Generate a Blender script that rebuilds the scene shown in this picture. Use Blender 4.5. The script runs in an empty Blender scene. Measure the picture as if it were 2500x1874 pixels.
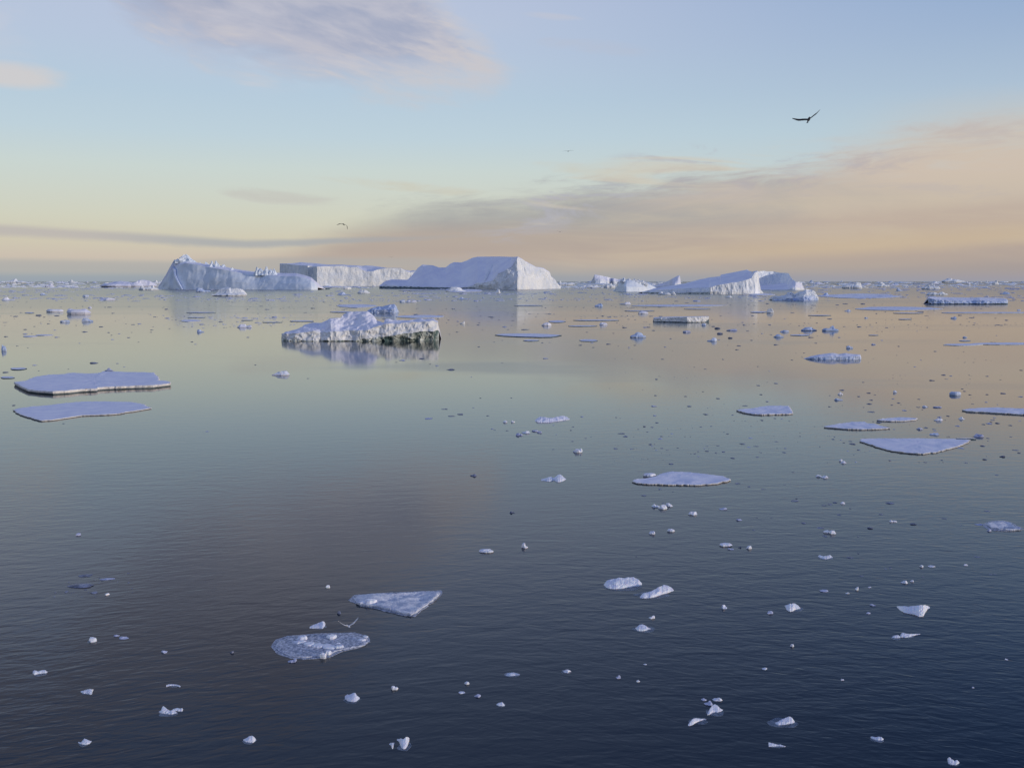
import bpy, bmesh, math, random
from mathutils import Vector, noise
sc = bpy.context.scene
R = math.radians

# ---------------------------------------------------------------- camera
F, CX, CY, PITCH, CAMH = 2401.0, 1250.0, 937.0, math.atan(250 / 2401.0), 15.0
cam = bpy.data.objects.new('camera', bpy.data.cameras.new('camera'))
sc.collection.objects.link(cam)
cam.location = (0, 0, CAMH)
cam.rotation_euler = (math.pi / 2 - PITCH, 0, 0)
cam.data.sensor_width = 36
cam.data.lens = 36 * F / 2500
cam.data.clip_start = 0.5
cam.data.clip_end = 200000
sc.camera = cam

# ---------------------------------------------------------------- light
SUN_AZ, SUN_EL = R(114), R(6.0)          # clockwise from +Y (view direction): low behind the right shoulder
sd = Vector((math.sin(SUN_AZ) * math.cos(SUN_EL), math.cos(SUN_AZ) * math.cos(SUN_EL), math.sin(SUN_EL)))
sun = bpy.data.objects.new('sun', bpy.data.lights.new('sun', 'SUN'))
sc.collection.objects.link(sun)
sun.data.energy = 2.2
sun.data.angle = R(0.6)
sun.data.color = (1.0, 0.88, 0.76)
sun.rotation_euler = (-sd).to_track_quat('-Z', 'Y').to_euler()
sun.location = (300, -200, 200)

sc.view_settings.view_transform = 'Standard'
sc.view_settings.look = 'None'
sc.view_settings.exposure = 0.0
sc.view_settings.gamma = 1.0
sc.render.engine = 'CYCLES'
sc.cycles.max_bounces = 6
sc.cycles.use_denoising = True
sc.cycles.caustics_reflective = False
sc.cycles.caustics_refractive = False


# ---------------------------------------------------------------- node maths
def lin(c):
    return tuple((v / 255 / 12.92 if v / 255 <= 0.04045 else ((v / 255 + 0.055) / 1.055) ** 2.4) for v in c) + (1.0,)


class G:
    """small wrapper: build node graphs with python arithmetic"""
    def __init__(s, nt):
        s.nt = nt

    def node(s, kind, **kw):
        n = s.nt.nodes.new(kind)
        for k, v in kw.items():
            setattr(n, k, v)
        return n

    def put(s, sock, v):
        if isinstance(v, V):
            s.nt.links.new(v.o, sock)
        elif isinstance(v, bpy.types.NodeSocket):
            s.nt.links.new(v, sock)
        else:
            sock.default_value = v

    def m(s, op, a, b=None, c=None, clamp=False):
        n = s.node('ShaderNodeMath', operation=op, use_clamp=clamp)
        s.put(n.inputs[0], a)
        if b is not None: s.put(n.inputs[1], b)
        if c is not None: s.put(n.inputs[2], c)
        return V(s, n.outputs[0])

    def smooth(s, x, lo, hi):
        n = s.node('ShaderNodeMapRange', interpolation_type='SMOOTHSTEP')
        s.put(n.inputs[0], x); s.put(n.inputs[1], lo); s.put(n.inputs[2], hi)
        return V(s, n.outputs[0])

    def vec(s, x, y, z):
        n = s.node('ShaderNodeCombineXYZ')
        for i, v in enumerate((x, y, z)): s.put(n.inputs[i], v)
        return V(s, n.outputs[0])

    def noise(s, vec, scale, detail=4, rough=0.5, dist=0.0, lac=2.0):
        n = s.node('ShaderNodeTexNoise')
        s.put(n.inputs['Vector'], vec)
        n.inputs['Scale'].default_value = scale
        n.inputs['Detail'].default_value = detail
        n.inputs['Roughness'].default_value = rough
        n.inputs['Distortion'].default_value = dist
        n.inputs['Lacunarity'].default_value = lac
        return V(s, n.outputs[0])

    def ramp(s, x, stops, interp='EASE'):
        n = s.node('ShaderNodeValToRGB')
        n.color_ramp.interpolation = interp
        e = n.color_ramp.elements
        while len(e) > 1: e.remove(e[-1])
        for i, (p, c) in enumerate(stops):
            if not isinstance(c, (tuple, list)): c = (c, c, c, 1)
            el = e[0] if i == 0 else e.new(p)
            el.position = p; el.color = c
        s.put(n.inputs[0], x)
        return V(s, n.outputs[0])

    def mix(s, f, a, b):
        n = s.node('ShaderNodeMix', data_type='RGBA')
        s.put(n.inputs[0], f); s.put(n.inputs[6], a); s.put(n.inputs[7], b)
        return V(s, n.outputs[2])


class V:
    def __init__(s, g, o): s.g, s.o = g, o
    def __add__(s, b): return s.g.m('ADD', s, b)
    __radd__ = __add__
    def __sub__(s, b): return s.g.m('SUBTRACT', s, b)
    def __rsub__(s, b): return s.g.m('SUBTRACT', b, s)
    def __mul__(s, b): return s.g.m('MULTIPLY', s, b)
    __rmul__ = __mul__
    def __truediv__(s, b): return s.g.m('DIVIDE', s, b)
    def clamp(s): return s.g.m('ADD', s, 0.0, clamp=True)


def azel(px, py):
    """photo pixel -> world azimuth and elevation in degrees"""
    cx, cy = (px - CX) / F, (CY - py) / F
    x, y, z = cx, math.cos(PITCH) + cy * math.sin(PITCH), -math.sin(PITCH) + cy * math.cos(PITCH)
    return math.degrees(math.atan2(x, y)), math.degrees(math.atan2(z, math.hypot(x, y)))


# ---------------------------------------------------------------- sky (world directions: azimuth U, elevation E, degrees)
def build_world():
    w = bpy.data.worlds.new('World'); sc.world = w; w.use_nodes = True
    nt = w.node_tree; nt.nodes.clear(); g = G(nt)
    out = g.node('ShaderNodeOutputWorld')
    tc = g.node('ShaderNodeTexCoord'); sp = g.node('ShaderNodeSeparateXYZ')
    nt.links.new(tc.outputs['Generated'], sp.inputs[0])
    x, y, z = (V(g, sp.outputs[i]) for i in range(3))
    U = g.m('ARCTAN2', x, y) * 57.29578
    E = g.m('ARCSINE', z) * 57.29578
    Ec = g.m('MAXIMUM', E, 0.0)
    t = g.m('SQRT', Ec / 90.0)

    def T(e): return math.sqrt(max(e, 0) / 90.0)

    def sky_ramp(rows, extra):
        st = [(T(azel(1250, r)[1]), lin(c)) for r, c in rows] + [(T(e), lin(c)) for e, c in extra]
        st.sort(key=lambda q: q[0])
        return g.ramp(t, st, 'LINEAR')
    left = sky_ramp([(687, (150, 162, 176)), (676, (157, 166, 173)), (662, (178, 177, 172)), (630, (203, 191, 176)), (590, (207, 200, 179)),
                     (540, (208, 208, 190)), (480, (205, 211, 200)), (420, (201, 213, 209)), (340, (190, 209, 219)),
                     (240, (182, 203, 220)), (120, (183, 198, 220)), (0, (183, 195, 219))],
                    [(19, (166, 183, 217)), (25, (140, 158, 196)), (32, (118, 138, 184)), (45, (142, 158, 204)), (70, (156, 170, 216)), (90, (156, 170, 216))])
    right = sky_ramp([(687, (146, 154, 172)), (678, (158, 154, 162)), (655, (168, 157, 149)), (600, (190, 172, 150)), (540, (190, 182, 168)),
                      (460, (196, 200, 196)), (400, (188, 203, 210)), (330, (180, 201, 214)),
                      (240, (170, 190, 211)), (120, (155, 178, 208)), (0, (142, 169, 206))],
                     [(19, (112, 142, 192)), (25, (84, 112, 164)), (32, (82, 106, 158)), (45, (132, 148, 196)), (70, (156, 170, 216)), (90, (156, 170, 216))])
    base = g.mix(g.smooth(U, -8.0, 34.0), left, right)

    # noise fields on a cloud deck (perspective-true: direction divided by height)
    zz = g.m('MAXIMUM', z, 0.0) + 0.06
    dx, dy = x / zz, y / zz
    n_big = g.noise(g.vec(dx * 0.6, dy * 1.0, 3.1), 0.9, 5, 0.55, 0.3)
    n_mid = g.noise(g.vec(U * 0.10, E * 0.30, 1.7), 1.0, 7, 0.6, 0.4)
    n_fine = g.noise(g.vec(U * 0.16 + E * 0.05, E * 0.75, 9.2), 1.0, 8, 0.62, 0.7)
    n_wisp = g.noise(g.vec(U * 0.10 + E * 0.22, E * 0.9, 4.4), 1.0, 6, 0.55, 0.9)

    def curve(pts):                     # boundary elevation as a function of azimuth
        st = []
        for px, py in pts:
            a, e = azel(px, py)
            st.append(((a + 40) / 80, e / 40))
        return g.ramp((U + 40.0) / 80.0, st, 'LINEAR') * 40.0

    def layer(col, mask, c):
        return g.mix(mask.clamp(), col, c)

    nz = (n_fine - 0.5) * 2.0
    nm = (n_mid - 0.5) * 2.0
    nw = (n_wisp - 0.5) * 2.0
    col = base
    # broad pink-grey sheet low in the centre and right
    up = curve([(0, 700), (640, 640), (760, 590), (900, 540), (1050, 505), (1300, 480), (1500, 455), (1700, 425), (1950, 385), (2250, 335), (2500, 290), (2900, 250)])
    n_edge = g.noise(g.vec(U * 0.20, E * 1.15 - U * 0.06, 6.6), 1.0, 9, 0.64, 0.5)
    ne = (n_edge - 0.5) * 2.0
    dB = up - E + nm * 1.2 + ne * 2.6 * g.smooth(E, 3.0, 5.5)
    mB = g.smooth(dB, -0.9, 1.5)
    peach = g.smooth(U + nm * 10.0 + g.m('MAXIMUM', 2.4 - E, 0.0) * 4.0 , 4.0, 20.0)
    bands = g.ramp((E + nm * 0.35 - (U - 15.0) * 0.05) / 12.0, [(0.0, lin((164, 154, 157))), (0.07, lin((177, 162, 154))), (0.14, lin((197, 178, 155))), (0.24, lin((190, 173, 160))), (0.34, lin((198, 184, 169))), (0.46, lin((204, 188, 175))), (0.62, lin((198, 188, 183))), (0.85, lin((191, 188, 194)))], 'EASE')
    grey = g.ramp((E + nm * 0.35) / 12.0, [(0.0, lin((150, 148, 156))), (0.10, lin((176, 161, 153))), (0.20, lin((178, 165, 156))), (0.32, lin((158, 159, 162))), (0.5, lin((166, 166, 168))), (0.7, lin((182, 180, 184)))], 'EASE')
    cB = g.mix(peach, grey, bands)
    cB = g.mix(g.smooth(n_wisp + nm * 0.1, 0.42, 0.70) * 0.30 * g.smooth(U, -6.0, 6.0), cB, lin((206, 192, 168)))
    col = layer(col, mB * 0.92 * (1.0 - g.smooth(E, 1.9, 0.2) * 0.75), cB)
    col = layer(col, mB * g.smooth(E, 3.6, 6.0) * g.smooth(n_edge + nm * 0.10, 0.50, 0.64) * 0.5, lin((170, 168, 180)))
    col = layer(col, mB * g.smooth(E, 4.2, 6.0) * g.smooth(n_fine * 0.6 + n_wisp * 0.4 - nm * 0.1, 0.46, 0.34) * g.smooth(dB, 3.0, 0.5) * 0.6, lin((190, 203, 210)))
    # ragged streaks above its edge
    lo2 = curve([(0, 900), (1000, 690), (1300, 560), (1600, 470), (2000, 410), (2500, 360)])
    up2 = curve([(0, 880), (1000, 560), (1250, 440), (1550, 370), (1800, 330), (2250, 335), (2500, 250)])
    band = g.smooth(U, -5.0, 4.0) * g.smooth(up2 - E, -0.3, 0.8) * g.smooth(E - lo2, -1.0, 0.6)
    col = layer(col, band * g.smooth(n_fine + nm * 0.16, 0.50, 0.64) * 0.85, lin((178, 178, 188)))
    col = layer(col, band * g.smooth(n_wisp + nm * 0.1, 0.55, 0.74) * 0.6, lin((208, 199, 182)))
    # peach haze top right
    col = layer(col, g.smooth(U, 16.0, 25.0) * g.smooth(E + nm * 1.2, 10.2, 7.0) * g.smooth(E, 3.5, 6.0) * 0.6, lin((207, 192, 175)))
    # big mauve cloud at the top
    upA = curve([(-200, -700), (230, -500), (300, -480), (640, -480), (820, -330), (930, -180), (1020, -70), (1080, 5), (1150, 95), (1225, 170), (1300, 260), (1500, 500)])
    loA = curve([(0, -300), (230, -60), (330, 50), (480, 120), (640, 165), (800, 200), (1000, 205), (1130, 195), (1210, 185), (1300, 100), (1500, -100)])
    edge = g.m('MINIMUM', upA - E, E - loA)
    s_, t_ = (U + 12.0) * 0.97 - (E - 14.0) * 0.22, (E - 14.0) * 0.97 + (U + 12.0) * 0.22
    nA = g.noise(g.vec(s_ * 0.13, t_ * 0.42, 5.5), 1.0, 9, 0.58, 0.35)
    nB = g.noise(g.vec(s_ * 0.34, t_ * 1.35, 2.5), 1.0, 8, 0.6, 0.5)
    na, nb = (nA - 0.5) * 2.0, (nB - 0.5) * 2.0
    mA = g.smooth(edge + na * 2.6 + nb * 1.5, -1.2, 2.0) * (1.0 - g.smooth(E, 15.0, 18.0) * (0.28 + 0.72 * g.smooth(U + na * 9.0, -13.0, 1.0)))
    cA = g.mix(g.smooth(nA * 0.8 + nB * 0.2 + (U + 14.0) * 0.004, 0.42, 0.60), lin((160, 167, 190)), lin((187, 187, 200)))
    cA = g.mix(g.smooth(nB * 0.6 + nA * 0.8 + (U + 8.0) * 0.012 - (edge - 1.5) * 0.06, 0.66, 0.92) * 0.7, cA, lin((210, 202, 199)))
    cA = g.mix(g.smooth(E, 15.2, 20.0), cA, lin((158, 152, 160)))
    col = layer(col, mA * 0.88, cA)
    # light veil round it and a few wisps
    col = layer(col, g.smooth(U, 3.0, -10.0) * g.smooth(E, 8.5, 14.0) * g.smooth(n_mid + nz * 0.15, 0.42, 0.75) * 0.5 * g.smooth(E, 20.0, 16.0), lin((203, 204, 214)))
    a0, e0 = azel(40, 185)
    rr = g.m('POWER', (U - a0) / 2.6, 2.0) + g.m('POWER', (E - e0) / 0.75, 2.0)
    col = layer(col, g.smooth(rr - nz * 0.9, 1.3, 0.1) * 0.75, lin((212, 205, 202)))
    for px, py, sx, sy, c, k in ((690, 482, 3.2, 0.42, (192, 189, 184), .55), (1350, 40, 1.6, 0.2, (200, 198, 205), .4), (1480, 118, 3.5, 0.45, (186, 190, 204), .45),
                                 (620, 195, 1.7, 0.35, (206, 204, 208), .5), (1440, 415, 3.4, 0.45, (205, 198, 180), .5), (1000, 455, 4.5, 0.35, (204, 198, 180), .6)):
        a0, e0 = azel(px, py)
        rr = g.m('POWER', (U - a0) / sx, 2.0) + g.m('POWER', ((E - e0) + (U - a0) * 0.09) / sy, 2.0)
        col = layer(col, g.smooth(rr - nz * 2.2, 1.3, -0.4) * k, lin(c))
    # thin grey band low on the left, thinning to the right
    cl = curve([(0, 562), (200, 574), (420, 586), (600, 596), (760, 592), (900, 585), (1200, 575)])
    th = g.smooth(U, 2.0, -24.0) * 0.22 + 0.09 + nz * 0.06
    dist = g.m('ABSOLUTE', E - cl + nz * 0.16)
    col = layer(col, g.smooth(dist / th, 1.5, 0.2) * g.smooth(U, 0.0, -12.0) * 0.75, g.mix(g.smooth(U, -25.0, -16.0), lin((184, 178, 177)), lin((163, 168, 174))))
    # second low grey bank above the horizon, left and centre
    c2 = curve([(0, 645), (400, 650), (700, 640), (1000, 640), (1400, 650), (2500, 670)])
    col = layer(col, g.smooth(g.m('ABSOLUTE', E - c2 + nz * 0.12), 0.42, 0.1) * g.smooth(U, 6.0, -10.0) * 0.55, lin((170, 171, 170)))
    # overhead: thin broken cloud so that the zenith is not one flat tone
    col = layer(col, g.smooth(E, 24.0, 34.0) * g.smooth(n_big, 0.45, 0.75) * 0.35, lin((168, 172, 206)))
    # warm side towards the sun, behind the camera
    dot = x * sd.x + y * sd.y + z * sd.z
    warm = g.smooth(dot, 0.55, 1.0) * g.smooth(E, 26.0, 0.0)
    col = layer(col, warm * 0.9, lin((236, 206, 160)))
    # below the horizon: dark sea
    col = layer(col, g.smooth(E, -0.05, -0.6), lin((70, 84, 104)))
    bg = g.node('ShaderNodeBackground'); g.put(bg.inputs[0], col); bg.inputs[1].default_value = 1.0
    # physical sky, carried mainly by the upper dome
    ns = g.node('ShaderNodeTexSky', sky_type='NISHITA'); ns.sun_disc = False
    ns.sun_elevation = SUN_EL; ns.sun_rotation = SUN_AZ; ns.air_density = 1.0; ns.dust_density = 0.6; ns.ozone_density = 3.0
    bn = g.node('ShaderNodeBackground'); nt.links.new(ns.outputs[0], bn.inputs[0]); bn.inputs[1].default_value = 0.12
    sup = g.node('ShaderNodeMapRange', interpolation_type='SMOOTHSTEP')
    g.put(sup.inputs[0], E); sup.inputs[1].default_value = 28; sup.inputs[2].default_value = 60; sup.inputs[4].default_value = 0.35
    ms = g.node('ShaderNodeMixShader'); g.put(ms.inputs[0], V(g, sup.outputs[0]))
    nt.links.new(bg.outputs[0], ms.inputs[1]); nt.links.new(bn.outputs[0], ms.inputs[2])
    nt.links.new(ms.outputs[0], out.inputs[0])
    w.cycles.sampling_method = 'MANUAL'; w.cycles.sample_map_resolution = 1024


build_world()


# ---------------------------------------------------------------- materials
def material(name):
    m = bpy.data.materials.new(name); m.use_nodes = True
    nt = m.node_tree; g = G(nt)
    b = nt.nodes['Principled BSDF']
    return m, g, b


def water_material():
    m, g, b = material('sea_water')
    geo = g.node('ShaderNodeNewGeometry'); sp = g.node('ShaderNodeSeparateXYZ')
    m.node_tree.links.new(geo.outputs['Position'], sp.inputs[0])
    x, y, z = (V(g, sp.outputs[i]) for i in range(3))
    P = V(g, geo.outputs['Position'])
    # two crossing trains of short ripples, turned by the local breeze
    def train(ang, lx, ly, sc_, seed, det=3, dist=0.6):
        ca, sa = math.cos(R(ang)), math.sin(R(ang))
        return g.noise(g.vec((x * ca + y * sa) / lx, (y * ca - x * sa) / ly, seed), sc_, det, 0.5, dist)
    patch = g.noise(g.vec(x * 0.012, y * 0.008, 0.0), 1.0, 3, 0.5)
    pz = g.smooth(patch, 0.35, 0.65)
    r1 = train(22, 0.95, 0.36, 1.0, 0.0, 3)
    r2 = train(-14, 0.80, 0.32, 1.0, 5.0, 3)
    r3 = train(6, 2.3, 0.95, 1.0, 11.0, 2)
    side = g.smooth(x + y * 0.10, -14.0, 18.0)
    h = g.mix(side, r1, r2) * (0.019 + g.smooth(y, 75.0, 35.0) * 0.012) + r3 * (0.029 + g.smooth(y, 75.0, 35.0) * 0.016)
    h = h * (pz * 0.85 + 0.35)
    # breeze dies out towards the sheltered water among the ice and returns far out
    fade = g.m('MAXIMUM', g.smooth(y, 160.0, 30.0) * 0.95 + 0.025, g.smooth(y, 380.0, 700.0) * 0.075)
    mid = g.noise(g.vec(x * 0.006, y * 0.02, 7.0), 1.0, 4, 0.55, 0.5)
    streak = g.smooth(mid, 0.52, 0.68) * g.smooth(y, 60.0, 110.0) * (g.smooth(y, 260.0, 180.0) * 0.07 + 0.05)
    hh = h * (fade + streak)
    bm = g.node('ShaderNodeBump'); bm.inputs['Strength'].default_value = 1.0; bm.inputs['Distance'].default_value = 1.0
    g.put(bm.inputs['Height'], hh)
    m.node_tree.links.new(bm.outputs[0], b.inputs['Normal'])
    b.inputs['Base Color'].default_value = (0.0030, 0.012, 0.024, 1)
    b.inputs['IOR'].default_value = 1.36
    g.put(b.inputs['Roughness'], 0.03 + g.smooth(y, 120.0, 240.0) * 0.055 + g.smooth(y, 385.0, 620.0) * 0.055 + g.smooth(y, 600.0, 1300.0) * 0.05 + g.smooth(y, 2500.0, 6000.0) * 0.08 + streak * 0.8)
    return m


def ice_material(name, c1, c2, scale, bump=0.3, dist=0.1, zs=1.0, rough=0.6, streak=None, sss=0.0, stain=None):
    """procedural ice or snow; scale = features per metre"""
    m, g, b = material(name)
    tc = g.node('ShaderNodeNewGeometry'); sp = g.node('ShaderNodeSeparateXYZ')
    m.node_tree.links.new(tc.outputs['Position'], sp.inputs[0])
    x, y, z = (V(g, sp.outputs[i]) for i in range(3))
    v = g.vec(x, y, z * zs)
    n1 = g.noise(v, scale, 6, 0.6, 0.3)
    n2 = g.noise(v, scale * 5.3, 5, 0.6, 0.2)
    f = g.smooth(n1 * 0.75 + n2 * 0.25, 0.36, 0.64)
    col = g.mix(f, lin(c1), lin(c2))
    if streak:
        vo = g.node('ShaderNodeTexVoronoi', feature='DISTANCE_TO_EDGE')
        g.put(vo.inputs['Vector'], g.vec(x + n1 * 3.0 / scale, y, z * zs * 0.5)); vo.inputs['Scale'].default_value = scale * 1.4
        cr = g.smooth(V(g, vo.outputs[0]), 0.05, 0.0) * g.smooth(n2, 0.5, 0.65)
        col = g.mix(cr * 0.7, col, lin(streak))
    if stain:
        n3 = g.noise(g.vec(x, y, z * 3.0), scale * 0.8, 5, 0.6, 0.6)
        col = g.mix(g.smooth(n3, 0.55, 0.68) * 0.7, col, lin(stain))
    g.put(b.inputs['Base Color'], col)
    b.inputs['Roughness'].default_value = rough
    b.inputs['IOR'].default_value = 1.31
    b.inputs['Specular IOR Level'].default_value = 0.35
    if sss:
        b.inputs['Subsurface Weight'].default_value = sss
        b.inputs['Subsurface Radius'].default_value = (0.3, 0.7, 1.0)
        b.inputs['Subsurface Scale'].default_value = 0.08
    bm = g.node('ShaderNodeBump'); bm.inputs['Strength'].default_value = bump; bm.inputs['Distance'].default_value = dist
    g.put(bm.inputs['Height'], n1 * 0.6 + n2 * 0.4)
    m.node_tree.links.new(bm.outputs[0], b.inputs['Normal'])
    return m


def slush_material(name='slush', a0=0.32, a1=0.5, lo=(146, 158, 184), hi=(206, 213, 230), sc_=5.0):
    m, g, b = material(name)
    tc = g.node('ShaderNodeNewGeometry')
    n = g.noise(V(g, tc.outputs['Position']), sc_, 6, 0.65, 0.4)
    g.put(b.inputs['Base Color'], g.mix(g.smooth(n, 0.4, 0.6), lin(lo), lin(hi)))
    b.inputs['Roughness'].default_value = 0.35
    b.inputs['IOR'].default_value = 1.31
    g.put(b.inputs['Alpha'], g.smooth(n, 0.30, 0.66) * a1 + a0)
    return m


M = {
    'water': water_material(),
    'snow_far': ice_material('snow_far', (216, 220, 240), (232, 235, 246), 0.03, 0.35, 5.0, 0.4, 0.7),
    'cliff_far': ice_material('cliff_far', (212, 221, 234), (240, 243, 245), 0.05, 0.6, 4.0, 0.7, 0.6, streak=(160, 178, 204)),
    'smooth_blue': ice_material('smooth_blue', (214, 227, 243), (232, 240, 248), 0.014, 0.25, 6.0, 0.5, 0.5),
    'wet_shade_far': ice_material('wet_shade_far', (64, 84, 100), (118, 138, 150), 0.2, 0.5, 1.0, 1.0, 0.4),  # wet ice, dark enough to carry undercut shade in its colour
    'snow': ice_material('snow', (216, 220, 240), (230, 233, 245), 0.6, 0.25, 0.12, 1.0, 0.75),
    'cliff': ice_material('cliff', (218, 222, 228), (240, 241, 242), 0.55, 0.8, 0.35, 0.6, 0.6, streak=(120, 136, 130), stain=(198, 200, 194)),
    'cream_edge': ice_material('cream_edge', (206, 206, 212), (238, 236, 232), 1.3, 0.6, 0.12, 1.0, 0.6, stain=(160, 140, 108)),
    'blue_ice': ice_material('blue_ice', (156, 180, 222), (212, 222, 242), 0.28, 0.5, 0.4, 1.0, 0.45),
    'wet_green_shade': ice_material('wet_green_shade', (78, 104, 106), (224, 230, 228), 0.38, 0.7, 0.3, 0.8, 0.3),  # green wet ice with recess shade put into the darker tone
    'chunk': ice_material('chunk', (204, 212, 234), (240, 243, 249), 1.6, 0.5, 0.06, 1.0, 0.5, sss=0.15),
    'chip': ice_material('chip', (78, 86, 108), (128, 138, 168), 2.0, 0.4, 0.05, 1.0, 0.35),
    'pale_chip': ice_material('pale_chip', (150, 160, 196), (196, 204, 230), 1.5, 0.4, 0.05, 1.0, 0.45),
    'crust': ice_material('crust', (172, 182, 206), (228, 232, 242), 2.6, 0.9, 0.12, 1.0, 0.4),
    'slush': slush_material(a0=0.45, a1=0.42, sc_=9.0),
    'sunken': slush_material('sunken_ice', 0.16, 0.22, (136, 158, 190), (170, 188, 214), 2.5),
}


# ---------------------------------------------------------------- placing
def ray(px, py):
    cx, cy = (px - CX) / F, (CY - py) / F
    return Vector((cx, math.cos(PITCH) + cy * math.sin(PITCH), -math.sin(PITCH) + cy * math.cos(PITCH)))


def on_water(px, py, z=0.0):
    d = ray(px, py); t = (z - CAMH) / d.z
    return Vector((0, 0, CAMH)) + d * t


def at_depth(px, py, Y):
    d = ray(px, py); t = Y / d.y
    return Vector((0, 0, CAMH)) + d * t


def link(o):
    sc.collection.objects.link(o); return o


def tag(o, label, cat, group=None, kind=None):
    if label: o['label'] = label
    if cat: o['category'] = cat
    if group: o['group'] = group
    if kind: o['kind'] = kind
    return o


def thing(name, label, cat, loc, group=None):
    o = bpy.data.objects.new(name, None); o.empty_display_size = 1.0
    o.location = loc
    return tag(link(o), label, cat, group)


def mesh_obj(name, verts, faces, mat, parent=None, origin=None, smooth=False, mats=None, fm=None):
    """verts in world space; origin = object location"""
    og = Vector(origin) if origin is not None else (parent.location.copy() if parent else Vector((0, 0, 0)))
    me = bpy.data.meshes.new(name)
    me.from_pydata([tuple(Vector(v) - og) for v in verts], [], faces)
    me.materials.append(M[mat] if isinstance(mat, str) else mat)
    for x in (mats or []): me.materials.append(M[x])
    if fm: me.polygons.foreach_set('material_index', fm)
    me.polygons.foreach_set('use_smooth', [smooth] * len(me.polygons))
    me.update()
    o = link(bpy.data.objects.new(name, me))
    if parent:
        o.parent = parent; o.location = og - parent.location
    else:
        o.location = og
    return o


def fbm(p, oct=4):
    return noise.fractal(p, 0.9, 2.1, oct)


# ---------------------------------------------------------------- bergs: lofted from cross-sections
def loft(name, label, cat, base_row, stations, parts, ncol=160, back=60, group=None, jit=0.0):
    """stations: (px, foot_depth, (row, depth), ...). parts: list of (part_name, material, n_rows, noise_amp, noise_freq, zstretch, smooth)
    one per segment between consecutive controls; the last one also carries the back."""
    Y0 = on_water(CX, base_row).y
    K = len(stations[0]) - 1
    cols = []
    xs = [s[0] for s in stations]
    for i in range(ncol):
        px = xs[0] + (xs[-1] - xs[0]) * i / (ncol - 1)
        k = max(j for j in range(len(xs)) if xs[j] <= px + 1e-6); k = min(k, len(xs) - 2)
        t = (px - xs[k]) / (xs[k + 1] - xs[k])
        a, b = stations[k], stations[k + 1]
        pts = []
        dep = a[1] + (b[1] - a[1]) * t
        P = at_depth(px, base_row, Y0 + dep); P.z = -0.6
        pts.append(P)
        for c in range(2, K + 1):
            row = a[c][0] + (b[c][0] - a[c][0]) * t; dp = a[c][1] + (b[c][1] - a[c][1]) * t
            pts.append(at_depth(px, row, Y0 + dp))
        cols.append(pts)
    root = thing(name, label, cat, (sum(c[0].x for c in cols) / ncol, Y0, 0), group)
    seed = Vector((random.uniform(0, 99), random.uniform(0, 99), 0))
    nseg = len(parts)
    ends = [[], []]
    for si, (pn, mat, nr, amp, fq, zs, sm) in enumerate(parts):
        rows = nr + 1
        last = si == nseg - 1
        verts = []
        for i, pts in enumerate(cols):
            A, B = pts[si], pts[si + 1]
            e = min(i, ncol - 1 - i) / 4.0
            col = [A.lerp(B, j / nr) for j in range(rows)]
            for j, p in enumerate(col):
                f0 = j / nr
                am = amp
                if j == rows - 1 and not last: am = 0.5 * (amp + parts[si + 1][3])
                if j == 0 and si > 0: am = 0.5 * (amp + parts[si - 1][3])
                if j == rows - 1 and last: am = amp * 0.4
                am *= min(1, 0.3 + e * 0.7)
                f1, z1 = parts[0][4], parts[0][5]
                q = Vector((p.x * f1, p.y * f1, p.z * f1 * z1)) + seed
                nv = Vector((fbm(q), fbm(q + Vector((31, 7, 3))) * 1.3, fbm(q + Vector((5, 61, 9))) * 0.55))
                if am: 
                    q = Vector((p.x * fq, p.y * fq, p.z * fq * zs)) * 2.2 + seed
                    nv += Vector((0.3 * fbm(q + Vector((3, 3, 3))), fbm(q) * 0.7, 0.2 * fbm(q + Vector((9, 9, 9))))) * math.sin(math.pi * f0)
                if abs(p.z) < 2 and si == 0 and j == 0: nv.z = 0
                p = p + nv * am
                verts.append(p)
            if last:
                T_ = col[-1]
                verts.append(Vector((T_.x, T_.y + back * 0.35, T_.z * 0.72)))
                verts.append(Vector((T_.x, T_.y + back, -0.6)))
        rr = rows + (2 if last else 0)
        for e_, i_ in ((0, 0), (1, ncol - 1)):
            ends[e_] += verts[i_ * rr:(i_ + 1) * rr]
        faces = []
        for i in range(ncol - 1):
            for j in range(rr - 1):
                a = i * rr + j
                faces.append((a, a + rr, a + rr + 1, a + 1))
        if last:                                # close both ends
            for e_ in (0, 1):
                b = len(verts); q = ends[e_]; c_ = Vector((0, 0, 0))
                for v in q: c_ += v
                verts += [v.copy() for v in q] + [c_ / len(q)]
                for j in range(len(q) - 1): faces.append((b + j, b + j + 1, b + len(q)) if e_ else (b + j + 1, b + j, b + len(q)))
        mesh_obj(pn, verts, faces, mat, root, smooth=sm)
    return root, Y0


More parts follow.
